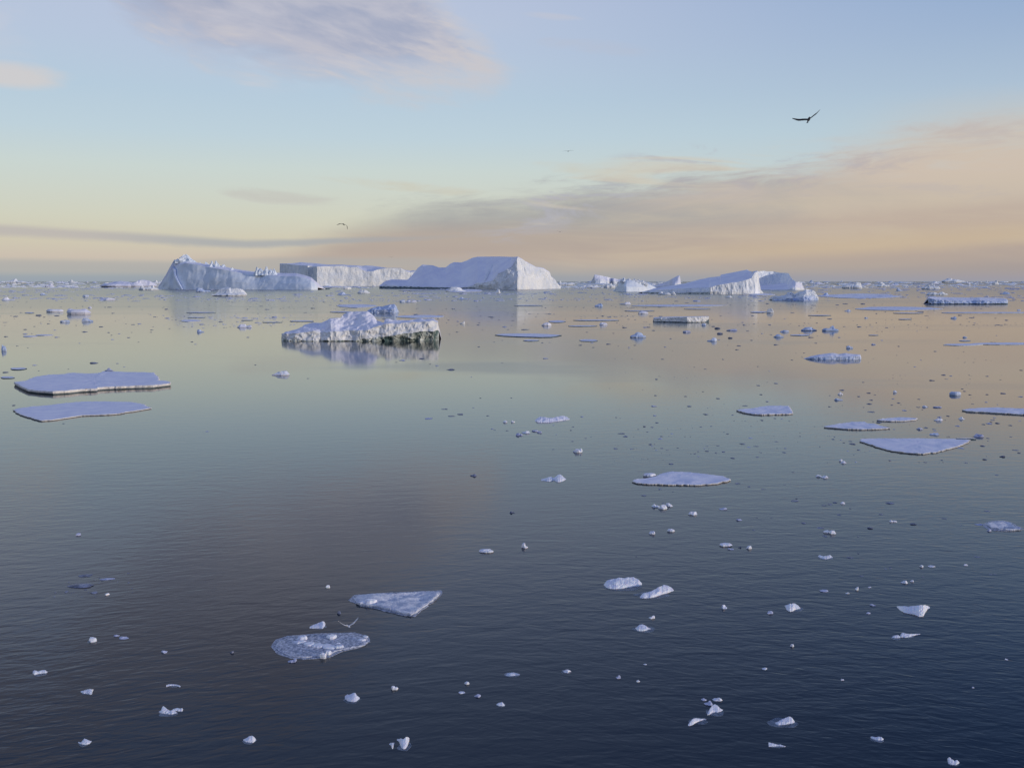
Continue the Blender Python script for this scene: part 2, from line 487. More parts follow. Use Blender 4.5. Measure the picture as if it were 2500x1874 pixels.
def pinnacle(root, x0, x1, top, base, Y, mat='smooth_blue', kind=0, name='ice_pinnacle'):
    """rough tooth of ice standing on a berg"""
    A, B = at_depth(x0, base, Y), at_depth(x1, base, Y)
    H = at_depth(x0, top, Y).z - A.z
    c = (A + B) / 2; rx = (B.x - A.x) / 2
    verts, faces = [], []
    nr, na = 6, 14
    sd_ = Vector((random.uniform(0, 99), random.uniform(0, 99), 0))
    lean = random.uniform(-.25, .25)
    for i in range(nr + 1):
        t = i / nr
        for j in range(na):
            a = 2 * math.pi * j / na
            k = (1 - t ** (1.4 if kind == 0 else 2.8)) * 0.85 + 0.15
            n = 1 + 0.75 * noise.noise(Vector((math.cos(a) * 1.5, math.sin(a) * 1.5, t * 3)) + sd_)
            zt = t * (1 + 0.30 * noise.noise(Vector((math.cos(a) * 1.9, math.sin(a) * 1.9, 7)) + sd_) * t)
            verts.append(Vector((c.x + rx * (k * math.cos(a) * n + lean * t), c.y + rx * 0.8 * k * math.sin(a) * n, c.z - H * 0.25 + H * 1.2 * zt)))
    for i in range(nr):
        for j in range(na):
            faces.append((i * na + j, i * na + (j + 1) % na, (i + 1) * na + (j + 1) % na, (i + 1) * na + j))
    faces.append(tuple(range(nr * na, (nr + 1) * na)))
    return mesh_obj(name, verts, faces, mat, root)


# ---------------------------------------------------------------- lumps of ice
def lump_mesh(W, D, H, seed, lobes=None, na=22, nr=7, jag=0.35, flat=0.0):
    """floating lump: union of a few facetted blocks (each the intersection of slanting planes) on an uneven footprint"""
    rnd = random.Random(seed)
    so = Vector((rnd.uniform(0, 99), rnd.uniform(0, 99), rnd.uniform(0, 99)))
    if lobes is None:
        lobes = []
        for k in range(rnd.choice((1, 2, 2, 3))):
            lobes.append((rnd.uniform(-.6, .6), rnd.uniform(-.3, .4), rnd.uniform(.55, .9) if k else 1.0, rnd.uniform(.4, .7)))
    if W < 6: lobes = [(a, b, c, d * 1.4) for a, b, c, d in lobes]
    blocks = []
    for lx, ly, lh, lw in lobes:
        a0 = rnd.uniform(0, 6.28)
        pl = []
        for k in range(6):
            a = a0 + k * 1.05 + rnd.uniform(-.3, .3)
            pl.append((math.cos(a), math.sin(a), rnd.uniform(.15, .75), rnd.uniform(.8, 2.6)))
        pl.append((math.cos(a0 * 3), math.sin(a0 * 3), -.6, rnd.uniform(.1, .3)))
        blocks.append((lx, ly, lh, lw, pl))
    base_h = rnd.uniform(.24, .44) + flat
    ta = rnd.uniform(0, 6.28); tl = rnd.uniform(.0, .14)
    verts, faces = [], []
    def height(u, v, rho):
        h = base_h + tl * (u * math.cos(ta) + v * math.sin(ta))
        for lx, ly, lh, lw, pl in blocks:
            q = 1.0
            for cx, cy, off, sl in pl:
                d = ((u - lx) * cx + (v - ly) * cy * 0.8) / lw - off
                q = min(q, 1 - max(0.0, d) * sl)
            h = max(h, lh * q)
        n = noise.noise(Vector((u * 3.1, v * 3.1, 0)) + so) * jag * .4 + noise.noise(Vector((u * 8, v * 8, 3)) + so) * jag * 0.25
        return max(0.06, h + n * (0.15 + h * 0.4)) * (1 - rho ** 8 * 0.6)
    nk = rnd.choice((5, 6, 6, 7)); k0 = rnd.uniform(0, 6.28)
    poly = [(k0 + (k + rnd.uniform(-.28, .28)) * 6.283 / nk, rnd.uniform(.62, 1.0)) for k in range(nk)]
    rad = []
    for j in range(na):
        a = 2 * math.pi * j / na
        pr = min([o / max(math.cos(a - t), .05) for t, o in poly if math.cos(a - t) > 0] + [1.6])
        r = min(pr, 1.5) + 0.16 * noise.noise(Vector((math.cos(a) * 1.6, math.sin(a) * 1.6, 9)) + so) + 0.14 * noise.noise(Vector((math.cos(a) * 5, math.sin(a) * 5, 2)) + so)
        c, s = math.cos(a), math.sin(a)
        rad.append(r)
    mx = max(abs(rad[j] * math.cos(2 * math.pi * j / na)) for j in range(na))
    my = max(abs(rad[j] * math.sin(2 * math.pi * j / na)) for j in range(na))
    P = []
    for i in range(nr + 2):
        rho = 1.0 if i < 2 else 1 - (i - 1) / nr
        for j in range(na):
            a = 2 * math.pi * j / na
            rr = rad[j] / mx * (rho if i else 0.9)
            u, v = rr * math.cos(a), rr * math.sin(a) * mx / my
            z = -0.12 if i == 0 else height(u, v, rho)
            if i > 1:
                u += 0.06 * noise.noise(Vector((u * 3, v * 3, 5)) + so); v += 0.06 * noise.noise(Vector((u * 3, v * 3, 8)) + so)
            P.append((u, v, z))
    P.append((0, 0, height(0, 0, 0)))
    top = max(p[2] for p in P)
    for u, v, z in P:
        verts.append((u * W / 2, v * D / 2, z / top * H if z > 0 else z * min(H, .5)))
    n = (nr + 2) * na
    for i in range(nr + 1):
        for j in range(na):
            faces.append((i * na + j, i * na + (j + 1) % na, (i + 1) * na + (j + 1) % na, (i + 1) * na + j))
    b = (nr + 1) * na
    for j in range(na): faces.append((b + j, b + (j + 1) % na, n))
    return verts, faces


def geom_of(x0, x1, y0, y1, kd=0.55, hmin=0.10):
    """image box -> width, footprint depth, height in metres and the centre on the water"""
    P = on_water((x0 + x1) / 2, y1)
    rng = math.hypot(P.y, CAMH); s = rng / F
    W = (x1 - x0) * s
    de = math.atan2(CAMH, P.y)
    hp = max(y1 - y0, 1.0) * s
    near = y1 > 1000
    if near: kd *= 1.5
    D = min(kd * W, (0.95 if near else 0.8) * hp / math.sin(de))
    H = max((hp - (0.85 if near else 0.75) * D * math.sin(de)) / math.cos(de), hmin * min(W, 3) * 0.5)
    return W, D, H, P + Vector((0, D / 2, 0))


COUNT = [0]


def lump(name, box, label, cat, group=None, mat='chunk', kd=0.55, lobes=None, na=22, nr=7, jag=0.35, flat=0.0, foot=False, rz=0.0, parent=None):
    x0, x1, y0, y1 = box
    W, D, H, C = geom_of(x0, x1, y0, y1, kd)
    if name == 'ice_chip': H = min(H, .11 * W + .01)
    COUNT[0] += 1
    v, f = lump_mesh(W, D, H, 1000 + COUNT[0] * 7, lobes, na, nr, jag, flat)
    me = bpy.data.meshes.new(name); me.from_pydata(v, [], f); me.materials.append(M[mat]); me.update()
    if foot and not parent:
        root = thing(name, label, cat, C, group)
        o = link(bpy.data.objects.new('ice_block', me)); o.parent = root
        rnd = random.Random(COUNT[0])
        so = rnd.uniform(0, 50)
        n = 26; vs = []
        for j in range(n):
            a = 2 * math.pi * j / n
            r = 1.10 + 0.22 * noise.noise(Vector((math.cos(a) * 1.6 + so, math.sin(a) * 1.6, 0)))
            vs.append((C.x + W * 0.5 * r * math.cos(a) - W * 0.05, C.y - D * 0.10 + D * 0.5 * r * math.sin(a), 0.012))
        vs += [(x, y, -0.03) for x, y, z in vs]
        fs = [tuple(range(n))] + [(j, (j + 1) % n, n + (j + 1) % n, n + j) for j in range(n)]
        mesh_obj('submerged_foot', vs, fs, 'sunken', root)
        return root
    o = link(bpy.data.objects.new(name, me))
    if parent:
        o.parent = parent; o.location = C - parent.location + Vector((0, 0, 0.03)); return o
    o.location = C; o.rotation_euler.z = rz
    return tag(o, label, cat, group)


# ---------------------------------------------------------------- floes
def resample(pts, n, closed=True):
    L = [0]
    m = len(pts)
    seq = pts + [pts[0]] if closed else pts
    for a, b in zip(seq, seq[1:]): L.append(L[-1] + math.hypot(b[0] - a[0], b[1] - a[1]))
    out = []
    for i in range(n):
        t = L[-1] * i / n; k = 0
        while L[k + 1] < t: k += 1
        u = (t - L[k]) / max(L[k + 1] - L[k], 1e-9)
        a, b = seq[k], seq[k + 1]
        out.append((a[0] + (b[0] - a[0]) * u, a[1] + (b[1] - a[1]) * u))
    return out


def floe(name, label, outline, thick, cat='ice floe', group=None, n=220, rough=0.02, top='snow', edge='cream_edge', relief=0.06, under=True, rim=0.03, single=False, wob=0.06):
    """outline: photo pixels round the top edge of the floe"""
    P = [on_water(px, py, thick) for px, py in outline]
    size = max(p.x for p in P) - min(p.x for p in P)
    pts = resample([(p.x, p.y) for p in P], n)
    cx = sum(p[0] for p in pts) / n; cy = sum(p[1] for p in pts) / n
    so = random.uniform(0, 99)
    amp = size * rough
    pp = []
    for i, (x, y) in enumerate(pts):
        k = 14.0 / size
        d = noise.fractal(Vector((x * k, y * k, so)), 0.8, 2.2, 5) * amp
        q = noise.noise(Vector((x * k * 3.2, y * k * 3.2, so + 9)))
        d -= max(0.0, abs(q) - 0.22) * amp * 2.2
        rx, ry = x - cx, y - cy; r = math.hypot(rx, ry) + 1e-6
        pp.append((x + rx / r * d, y + ry / r * d * 0.8))
    def ring(f, z):
        return [(cx + (x - cx) * f, cy + (y - cy) * f, z(x, y, f)) for x, y in pp]
    root = thing(name, label, cat, (cx, cy, 0), group) if not single else None
    def ez(x, y, f): return thick * (1 + wob * 2 * noise.noise(Vector((x * 0.9, y * 0.9, so)))) + rim * max(0, noise.noise(Vector((x * 2.5, y * 2.5, so + 4))))
    def tz(x, y, f):
        X, Y = cx + (x - cx) * f, cy + (y - cy) * f
        return thick + relief * noise.fractal(Vector((X * 0.7, Y * 0.7, so)), 0.9, 2.0, 4) * (1 - f ** 6) + 0.5 * rim * f ** 8
    fi = 1 - min(0.02, 0.25 / size)
    E_ = [ring(0.985 if under else 1.0, lambda x, y, f: -0.05), ring(0.992 if under else 1.0, lambda x, y, f: thick * 0.22), ring(1.0, lambda x, y, f: thick * 0.45),
          ring(1.0, lambda x, y, f: ez(x, y, f) * 0.9), ring(fi, ez)]
    T_ = [E_[-1]] + [ring(fi * q, tz) for q in (.97, .92, .86, .78, .7, .6, .5, .4, .3, .2, .1)]
    def strip(rings, mat, nm, cap, sm):
        vs = [v for r in rings for v in r]; fs = []
        for i in range(len(rings) - 1):
            for j in range(n):
                fs.append((i * n + j, i * n + (j + 1) % n, (i + 1) * n + (j + 1) % n, (i + 1) * n + j))
        if cap:
            vs.append((cx, cy, tz(cx, cy, 0))); b = (len(rings) - 1) * n
            for j in range(n): fs.append((b + j, b + (j + 1) % n, len(vs) - 1))
        return vs, fs
    # outline may run clockwise: make faces point outwards
    ar = sum(pp[i][0] * pp[(i + 1) % n][1] - pp[(i + 1) % n][0] * pp[i][1] for i in range(n))
    ve, fe = strip(E_, edge, 'ice_edge', False, False)
    vt, ft = strip(T_, top, 'snow_surface', True, True)
    if ar < 0:
        fe = [f[::-1] for f in fe]; ft = [f[::-1] for f in ft]
    if single:
        o = 0
        vs = ve + vt; fs = fe + [tuple(i + len(ve) for i in f) for f in ft]
        o = mesh_obj(name, vs, fs, edge, origin=(cx, cy, 0), mats=[top], fm=[0] * len(fe) + [1] * len(ft))
        return tag(o, label, cat, group)
    mesh_obj('ice_edge', ve, fe, edge, root, mats=['wet_shade_far'], fm=[1] * n + [0] * (len(fe) - n))  # lowest ring coloured dark: underside shade along with wet ice
    mesh_obj('snow_surface', vt, ft, top, root, smooth=True)
    return root


def slush_rim(root, outline, z=0.014):
    pts = resample([(p.x, p.y) for p in (on_water(a, b) for a, b in outline)], 90)
    so = random.uniform(0, 50)
    vs = []
    for x, y in pts:
        d = noise.fractal(Vector((x * 1.5, y * 1.5, so)), 0.8, 2, 4) * 0.12
        vs.append((x + d, y + d * 0.6, z))
    n = len(vs)
    vs += [(x, y, -0.04) for x, y, _ in vs]
    mesh_obj('slush_rim', vs, [tuple(range(n))] + [(j, (j + 1) % n, n + (j + 1) % n, n + j) for j in range(n)], 'slush', root)


def blob_outline(x0, x1, y0, y1, seed, n=20, k=0.2):
    rnd = random.Random(seed); so = rnd.uniform(0, 99); out = []
    for j in range(n):
        a = 2 * math.pi * j / n
        r = 1 + k * noise.noise(Vector((math.cos(a) * 1.5 + so, math.sin(a) * 1.5, 0))) * 1.6
        out.append(((x0 + x1) / 2 + (x1 - x0) / 2 * r * math.cos(a), (y0 + y1) / 2 + (y1 - y0) / 2 * r * math.sin(a)))
    return out


def flat_floe(box, label, name='ice_floe', cat='ice floe', group=None, thick=None, top='snow', edge='cliff', single=True):
    x0, x1, y0, y1 = box
    P = on_water((x0 + x1) / 2, y1); s = P.y / F
    th = thick if thick is not None else max(0.10, 0.9 * s)
    hp = th / s                                      # rows taken by the thickness
    COUNT[0] += 1
    ol = blob_outline(x0, x1, y0, max(y1 - hp, y0 + 0.8), COUNT[0] * 3, k=0.16)
    return floe(name, label, ol, th, cat, group, n=60, rough=0.012, top=top, edge=edge, relief=th * 0.3, rim=th * 0.3, single=single)


def shard(name, cols, label, cat, q=0.62, mat='chunk', foot=None, ncol=48, jag=0.042):
    """floating chunk from its outline: cols = (px, row of the crest, row of the waterline). The crest stands behind the waterline on a real footprint."""
    COUNT[0] += 1
    so = Vector((COUNT[0] * 3.7, 1.3, 0)); rnd = random.Random(COUNT[0])
    xs = [c[0] for c in cols]; nr = 9
    big = max(cols, key=lambda c: c[2] - c[1])
    Pm = on_water(big[0], big[2]); s = math.hypot(Pm.y, CAMH) / F
    W = (xs[-1] - xs[0]) * s
    root = thing(name, label, cat, on_water((xs[0] + xs[-1]) / 2, big[2]))
    verts, faces = [], []
    rows = nr + 3
    for i in range(ncol):
        px = xs[0] + (xs[-1] - xs[0]) * i / (ncol - 1)
        k = min(max(j for j in range(len(xs)) if xs[j] <= px + 1e-6), len(xs) - 2)
        t = (px - xs[k]) / (xs[k + 1] - xs[k])
        yt = cols[k][1] + (cols[k + 1][1] - cols[k][1]) * t; yb = cols[k][2] + (cols[k + 1][2] - cols[k][2]) * t
        ends_ = min(1.0, min(i, ncol - 1 - i) / 5.0)
        yb += 0.5 * noise.noise(Vector((px * .35, 0, 0)) + so) * ends_
        P0 = on_water(px, yb)
        Dq = on_water(px, yb + (yt - yb) * q).y - P0.y          # footprint depth of the visible part
        col = [Vector((P0.x, P0.y + .02, -0.04))]
        for j in range(nr):
            f = j / (nr - 1)
            row = yb + (yt - yb) * f
            P = at_depth(px, row, P0.y + Dq * f ** 1.45)
            n = Vector((noise.noise(P * (9 / W) + so), noise.noise(P * (9 / W) + so * 2), noise.noise(P * (9 / W) + so * 3)))
            n2 = noise.noise(P * (24 / W) + so)
            w = math.sin(math.pi * min(1, f * 1.15) ** .8) * ends_ if f < .87 else .5 * ends_
            P += Vector((n.x * .6, n.y, n.z * .7 + n2 * .25)) * (W * jag * w)
            P.z = max(P.z, 0.006)
            col.append(P)
        T_ = col[-1]
        col.append(Vector((T_.x, T_.y + Dq * .22 + .02, T_.z * .5)))
        col.append(Vector((T_.x, T_.y + Dq * .30 + .04, -0.04)))
        verts += col
    for i in range(ncol - 1):
        for j in range(rows - 1):
            a = i * rows + j
            faces.append((a, a + rows, a + rows + 1, a + 1))
    faces.append(tuple(range(rows))); faces.append(tuple(range((ncol - 1) * rows, ncol * rows))[::-1])
    mesh_obj('ice_block', verts, faces, mat, root)
    if foot:
        x0, x1, y0, y1 = foot
        a, b = on_water(x0, (y0 + y1) / 2), on_water(x1, (y0 + y1) / 2)
        f0, f1 = on_water((x0 + x1) / 2, y1).y, on_water((x0 + x1) / 2, y0).y
        n = 30; vs = []
        for j in range(n):
            an = 2 * math.pi * j / n
            r = 1 + 0.35 * noise.noise(Vector((math.cos(an) * 1.4, math.sin(an) * 1.4, COUNT[0] * .7)))
            vs.append(((a.x + b.x) / 2 + (b.x - a.x) / 2 * r * math.cos(an), (f0 + f1) / 2 + (f1 - f0) / 2 * r * math.sin(an), 0.012))
        vs += [(x, y, -0.03) for x, y, z in vs]
        mesh_obj('submerged_foot', vs, [tuple(range(n))] + [(j, (j + 1) % n, n + (j + 1) % n, n + j) for j in range(n)], 'sunken', root)
    return root


# ================================================================ SCENE
random.seed(4)

# sea: one sheet to the horizon
mesh_obj('sea_water', [(-90000, -300, 0), (90000, -300, 0), (90000, 90000, 0), (-90000, 90000, 0)], [(0, 1, 2, 3)], 'water')['kind'] = 'structure'

BERGS = 'icebergs along the horizon'
# --- smooth blue-white berg at the left, with pinnacles on its crest
r, Y = loft('smooth_iceberg', 'long smooth pale blue iceberg with jagged pinnacles on its crest, far left of the bergs', 'iceberg', 707.5, [
    (384, 185, (706, 185), (705.5, 186), (705, 187)), (391, 175, (700, 177), (695, 180), (691, 183)), (405, 160, (692, 163), (678, 168), (670, 172)),
    (415, 150, (688, 153), (665, 160), (651, 165)), (425, 150, (680, 158), (655, 162), (634, 166)), (429, 118, (680, 126), (652, 138), (634.5, 160)),
    (440, 112, (680, 117), (645, 128), (635, 160)), (454, 106, (680, 111), (642, 122), (634, 158)), (475, 98, (682, 103), (645, 114), (639, 150)),
    (500, 90, (684, 94), (652, 106), (644.6, 140)), (540, 72, (686, 78), (657, 88), (649, 120)), (567, 62, (688, 68), (662, 80), (655, 110)),
    (590, 55, (688, 62), (666, 76), (659, 100)), (620, 48, (690, 56), (670, 68), (663, 95)), (684, 25, (692, 33), (674, 46), (666.5, 80)),
    (722, 10, (692, 19), (674, 32), (666.5, 65)), (741, 3, (692, 12), (678, 26), (671, 50)), (760, -2, (694, 6), (684, 18), (677, 38)),
    (769, 4, (697, 8), (690, 16), (685.5, 28)), (776, 14, (703, 15), (700, 18), (698, 22))],
    [('ice_wall', 'smooth_blue', 10, 2.2, 0.018, 0.8, True), ('upper_wall', 'smooth_blue', 12, 2.6, 0.02, 0.8, True), ('snow_crest', 'snow_far', 8, 1.6, 0.04, 0.6, True)], ncol=220, back=90, group=BERGS)
for a, b, t, bs, k in ((441, 470, 622.5, 637, 1), (424, 442, 632.5, 640, 1), (466, 482, 636, 643, 0), (498, 513, 641, 650, 0), (511, 522, 638.5, 651, 0), (522, 537, 638, 652, 0),
                       (538, 552, 646, 655, 0), (563, 572, 654, 660, 0), (622, 634, 653.5, 668, 0), (633, 645, 655.5, 668, 1), (644, 657, 650.5, 668, 0),
                       (656, 666, 657, 668, 1), (664, 675, 655.5, 668, 0), (474, 484, 640, 646, 1), (484, 492, 641, 648, 0)):
    pinnacle(r, a - 2, b + 2, t - .5, bs + 1, Y + (150 if a < 500 else 112 if a < 560 else 96 if a < 600 else 66), kind=k, mat='smooth_blue')
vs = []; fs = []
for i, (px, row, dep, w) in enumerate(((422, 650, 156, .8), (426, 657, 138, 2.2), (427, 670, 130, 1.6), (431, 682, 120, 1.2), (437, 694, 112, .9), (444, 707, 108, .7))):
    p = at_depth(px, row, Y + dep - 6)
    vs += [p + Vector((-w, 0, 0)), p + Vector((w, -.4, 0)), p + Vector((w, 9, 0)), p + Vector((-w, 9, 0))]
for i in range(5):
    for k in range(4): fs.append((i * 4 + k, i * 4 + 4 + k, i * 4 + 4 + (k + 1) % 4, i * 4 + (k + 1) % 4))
mesh_obj('crease_shade_strip', vs, fs, 'blue_ice', r)  # strip set before the wall; crease shade put into its darker blue
# --- tabular berg behind it
r, Y = loft('tabular_iceberg', 'flat-topped iceberg with a sheer white cliff, standing behind the smooth blue berg', 'iceberg', 698.5, [
    (683, 300, (680, 300), (645, 302), (643, 304)), (700, 250, (680, 250), (644, 253), (643, 280)), (715, 200, (680, 200), (646, 203), (642.5, 380)),
    (735, 140, (680, 140), (648, 142), (640, 430)), (751, 85, (680, 85), (649, 87), (641.5, 430)), (754, 92, (680, 92), (649, 94), (641.6, 430)),
    (763, 94, (680, 94), (650, 96), (642, 430)), (766, 70, (680, 70), (650.5, 72), (642.4, 430)), (774, -10, (680, -8), (651, -6), (643, 430)), (800, 4, (680, 5), (650, 9), (646, 430)),
    (838, 20, (680, 21), (649, 25), (646, 430)), (850, 24, (680, 25), (652, 29), (647, 430)), (872, 30, (680, 31), (652, 35), (648, 430)),
    (884, 34, (682, 35), (659, 39), (649, 430)), (895, 38, (684, 39), (662.6, 43), (648, 430)), (911, 42, (684, 43), (661.7, 47), (649, 430)),
    (926, 48, (682, 49), (657, 53), (651, 380)), (945, 54, (680, 55), (655, 59), (654, 120)), (979, 64, (680, 65), (655, 69), (654.5, 100)),
    (987, 68, (684, 69), (660, 73), (659, 100)), (1002, 74, (684, 75), (665, 79), (661, 130)), (1011, 78, (684, 79), (662.6, 83), (660, 130)),
    (1040, 90, (684, 90), (665, 93), (664, 130)), (1052, 140, (694, 140), (690, 142), (689, 150))],
    [('lower_cliff', 'cliff_far', 12, 1.6, 0.03, 0.7, False), ('upper_cliff', 'cliff_far', 14, 2.0, 0.045, 0.5, False), ('snow_top', 'snow_far', 8, 1.0, 0.01, 1, True)], ncol=300, back=300, group=BERGS)
# --- central sloping berg
r, Y = loft('wedge_iceberg', 'large iceberg at centre, one broad lavender snow slope ending in a rough white cliff', 'iceberg', 706, [
    (926, 160, (702, 158), (699, 160), (697, 163)), (940, 150, (699, 148), (696, 150), (686, 172)), (956, 140, (700, 138), (697, 140), (682, 185)),
    (995, 120, (701, 118), (699, 120), (683, 190)), (1008, 115, (701, 113), (699, 115), (670, 195)), (1020, 110, (702, 108), (700, 110), (654, 200)),
    (1031, 104, (702, 102), (700, 104), (646, 200)), (1056, 92, (703, 90), (701, 92), (647.5, 198)), (1072, 84, (703, 82), (701, 84), (653, 190)),
    (1088, 75, (703, 73), (701, 75), (653, 186)), (1099, 66, (704, 64), (702, 66), (644, 190)), (1108, 60, (704, 58), (702, 60), (640, 190)),
    (1126, 48, (704, 47), (702, 48), (640.7, 186)), (1140, 40, (703, 39), (701, 40), (635.7, 182)), (1153, 30, (701, 29), (698, 30), (629.4, 178)),
    (1166, 20, (698, 19), (691, 21), (626.7, 172)), (1186, 8, (697, 6), (689.5, 8), (626.5, 160)), (1203, -5, (696, -6), (684, -4), (626.3, 140)),
    (1216, -12, (690, -11), (668, -6), (626.2, 120)), (1248, -30, (680, -28), (652, -20), (627, 60)), (1262, -38, (675, -34), (630, -18), (626.7, -10)),
    (1266, -36, (675, -32), (628, -14), (626.7, -6)), (1282, -15, (675, -12), (639, 4), (637, 10)), (1307, 18, (680, 23), (652, 34), (651, 40)), (1327, 50, (680, 53), (656, 60), (654, 67)),
    (1343, 85, (684, 88), (667, 94), (665, 98)), (1345, 88, (684, 92), (676, 98), (674.5, 102)), (1354, 108, (692, 110), (683, 113), (681, 117)), (1359, 120, (696, 121), (691, 124), (690, 127)), (1369, 140, (702, 141), (700.5, 143), (699.5, 145))],
    [('cliff_foot', 'cliff_far', 8, 1.6, 0.07, 0.6, False), ('ice_cliff', 'cliff_far', 22, 2.6, 0.06, 0.6, False), ('snow_slope', 'snow_far', 24, 0.9, 0.012, 1, True)], ncol=300, back=120, group=BERGS)
# added dark strip at its left foot: undercut shade and wet ice in one colour
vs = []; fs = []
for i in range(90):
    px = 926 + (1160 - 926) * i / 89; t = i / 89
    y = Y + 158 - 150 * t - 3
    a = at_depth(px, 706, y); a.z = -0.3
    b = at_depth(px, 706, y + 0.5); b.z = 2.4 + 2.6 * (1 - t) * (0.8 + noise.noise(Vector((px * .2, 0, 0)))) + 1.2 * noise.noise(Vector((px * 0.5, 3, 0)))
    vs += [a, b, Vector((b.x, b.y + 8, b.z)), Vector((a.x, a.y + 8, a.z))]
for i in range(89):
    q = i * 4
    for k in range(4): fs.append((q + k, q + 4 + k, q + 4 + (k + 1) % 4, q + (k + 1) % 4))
mesh_obj('shade_toned_notch', vs, fs, 'wet_shade_far', r)
# groove down the slope
def groove(pts, w, name='slope_groove'):
    vs = []; fs = []
    for px, row, dep in pts:
        p = at_depth(px, row, Y + dep); vs += [p + Vector((-w, -1.2, 0.2)), p + Vector((0, -2.6, 0.8)), p + Vector((w, -1.2, 0.2))]
    for i in range(len(pts) - 1):
        fs += [(i * 3, i * 3 + 1, i * 3 + 4, i * 3 + 3), (i * 3 + 1, i * 3 + 2, i * 3 + 5, i * 3 + 4)]
    mesh_obj(name, vs, fs, 'cliff_far', r, smooth=True)

groove([(1212, 629, 132), (1204, 645, 93), (1193, 665, 50), (1183, 684, 16)], 2.2)
groove([(1246, 628, 70), (1243, 640, 42)], 1.2)

# --- tilted berg, right of centre
r, Y = loft('tilted_iceberg', 'tilted slab iceberg rising to the right, lavender snow above a fluted white cliff', 'iceberg', 718, [
    (1568, 60, (713.5, 60), (713, 60), (712.5, 61)), (1583, 50, (713, 47), (709.6, 50), (708.5, 62)), (1603, 42, (714, 39), (708, 43), (702, 90)),
    (1635, 34, (715, 31), (706, 35), (697.5, 112)), (1671, 26, (714.5, 23), (704, 27), (692, 122)), (1707, 18, (713, 15), (702.5, 20), (682.4, 122)),
    (1731, 12, (713, 10), (702, 14), (677.5, 122)), (1735, 2, (712, 1), (700.5, 3), (677, 122)), (1758.5, 0, (712, 0), (694.5, 2), (674.5, 120)),
    (1760, 0, (712, 0), (694.2, 2), (670.5, 118)), (1798, 2, (712, 2), (689, 4), (663.2, 105)), (1825, 4, (710, 4), (682.5, 6), (658, 88)),
    (1830, 5, (710, 5), (681.2, 7), (661.5, 70)), (1836, 6, (710, 5), (680, 8), (663.2, 50)), (1839, 7, (710, 6), (672, 9), (662.5, 30)), (1843, 8, (710, 7), (665, 11), (661.6, 22)),
    (1850, 12, (710, 11), (663, 14), (661, 20)), (1852, 18, (710, 16), (672, 18), (671, 22)), (1854, 26, (712, 22), (693, 27), (692, 30)), (1857, 40, (714, 36), (708, 39), (707, 42)), (1864, 55, (717, 53), (715.5, 56), (715, 58))],
    [('cliff_foot', 'cliff_far', 6, 0.9, 0.12, 0.35, False), ('ice_cliff', 'cliff_far', 18, 1.3, 0.13, 0.2, False), ('snow_slope', 'snow_far', 14, 0.5, 0.03, 1, True)], ncol=300, back=60, group=BERGS)
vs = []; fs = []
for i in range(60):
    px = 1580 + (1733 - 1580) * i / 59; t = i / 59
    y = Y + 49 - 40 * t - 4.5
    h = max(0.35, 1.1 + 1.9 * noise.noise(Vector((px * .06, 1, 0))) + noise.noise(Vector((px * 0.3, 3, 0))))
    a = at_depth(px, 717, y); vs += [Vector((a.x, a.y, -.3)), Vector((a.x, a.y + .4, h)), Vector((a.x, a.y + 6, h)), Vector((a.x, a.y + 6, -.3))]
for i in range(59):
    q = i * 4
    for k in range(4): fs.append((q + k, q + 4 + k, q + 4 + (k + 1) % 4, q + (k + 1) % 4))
mesh_obj('shade_toned_notch', vs, fs, 'wet_green_shade', r)  # dark strip added at the foot, undercut shade painted in with wet green

# --- ribbed berg touching its left end
r, Y = loft('ribbed_iceberg', 'low two-faced iceberg with slanting ribs, left of the tilted slab berg', 'iceberg', 712, [
    (1499, 66, (711.5, 66), (710.5, 66)), (1512, 34, (700, 38), (690, 44)), (1517.5, 22, (698, 28), (680, 38)), (1525, 4, (700, 10), (681.5, 34)),
    (1529, 2, (700, 7), (683, 30)), (1543, 8, (700, 12), (684, 28)), (1563, 16, (701, 20), (684.3, 34)), (1572, 20, (701, 23), (686, 36)), (1575, 22, (702, 25), (688.5, 38)), (1579, 26, (703, 28), (690.6, 40)),
    (1590, 34, (705, 35), (696, 44)), (1604, 46, (709, 47), (703, 50))],
    [('ice_wall', 'smooth_blue', 8, 1.0, 0.06, 0.5, True), ('upper_wall', 'smooth_blue', 8, 1.4, 0.06, 0.5, True)], ncol=90, back=40, group=BERGS)
for a, b, t, bs in ((1516, 1530, 678, 688), (1527, 1543, 680, 689), (1541, 1556, 680.5, 690), (1553, 1567, 681.5, 691), (1563, 1576, 684, 693), (1572, 1582, 687, 696)):
    pinnacle(r, a, b, t, bs, Y + 30, kind=1, mat='cliff_far', name='snow_knob')
# --- fin behind
loft('fin_iceberg', 'pointed fin of ice with a white end face behind the tilted berg', 'iceberg', 705, [
    (1588, 110, (702, 110), (701, 110)), (1605, 90, (700, 90), (695, 100)), (1620, 70, (698, 72), (690.5, 85)), (1635, 40, (697, 42), (684, 60)), (1642, 8, (696, 9), (679.5, 35)),
    (1647, 0, (694, 4), (677, 28)), (1655, 6, (692, 9), (673, 22)), (1660, 12, (691, 14), (672.3, 22)), (1662.5, 22, (694, 23), (692, 26))],
    [('ice_wall', 'cliff_far', 8, 0.8, 0.06, 0.5, False), ('snow_slope', 'snow_far', 10, 0.6, 0.05, 1, True)], ncol=80, back=40, group=BERGS)
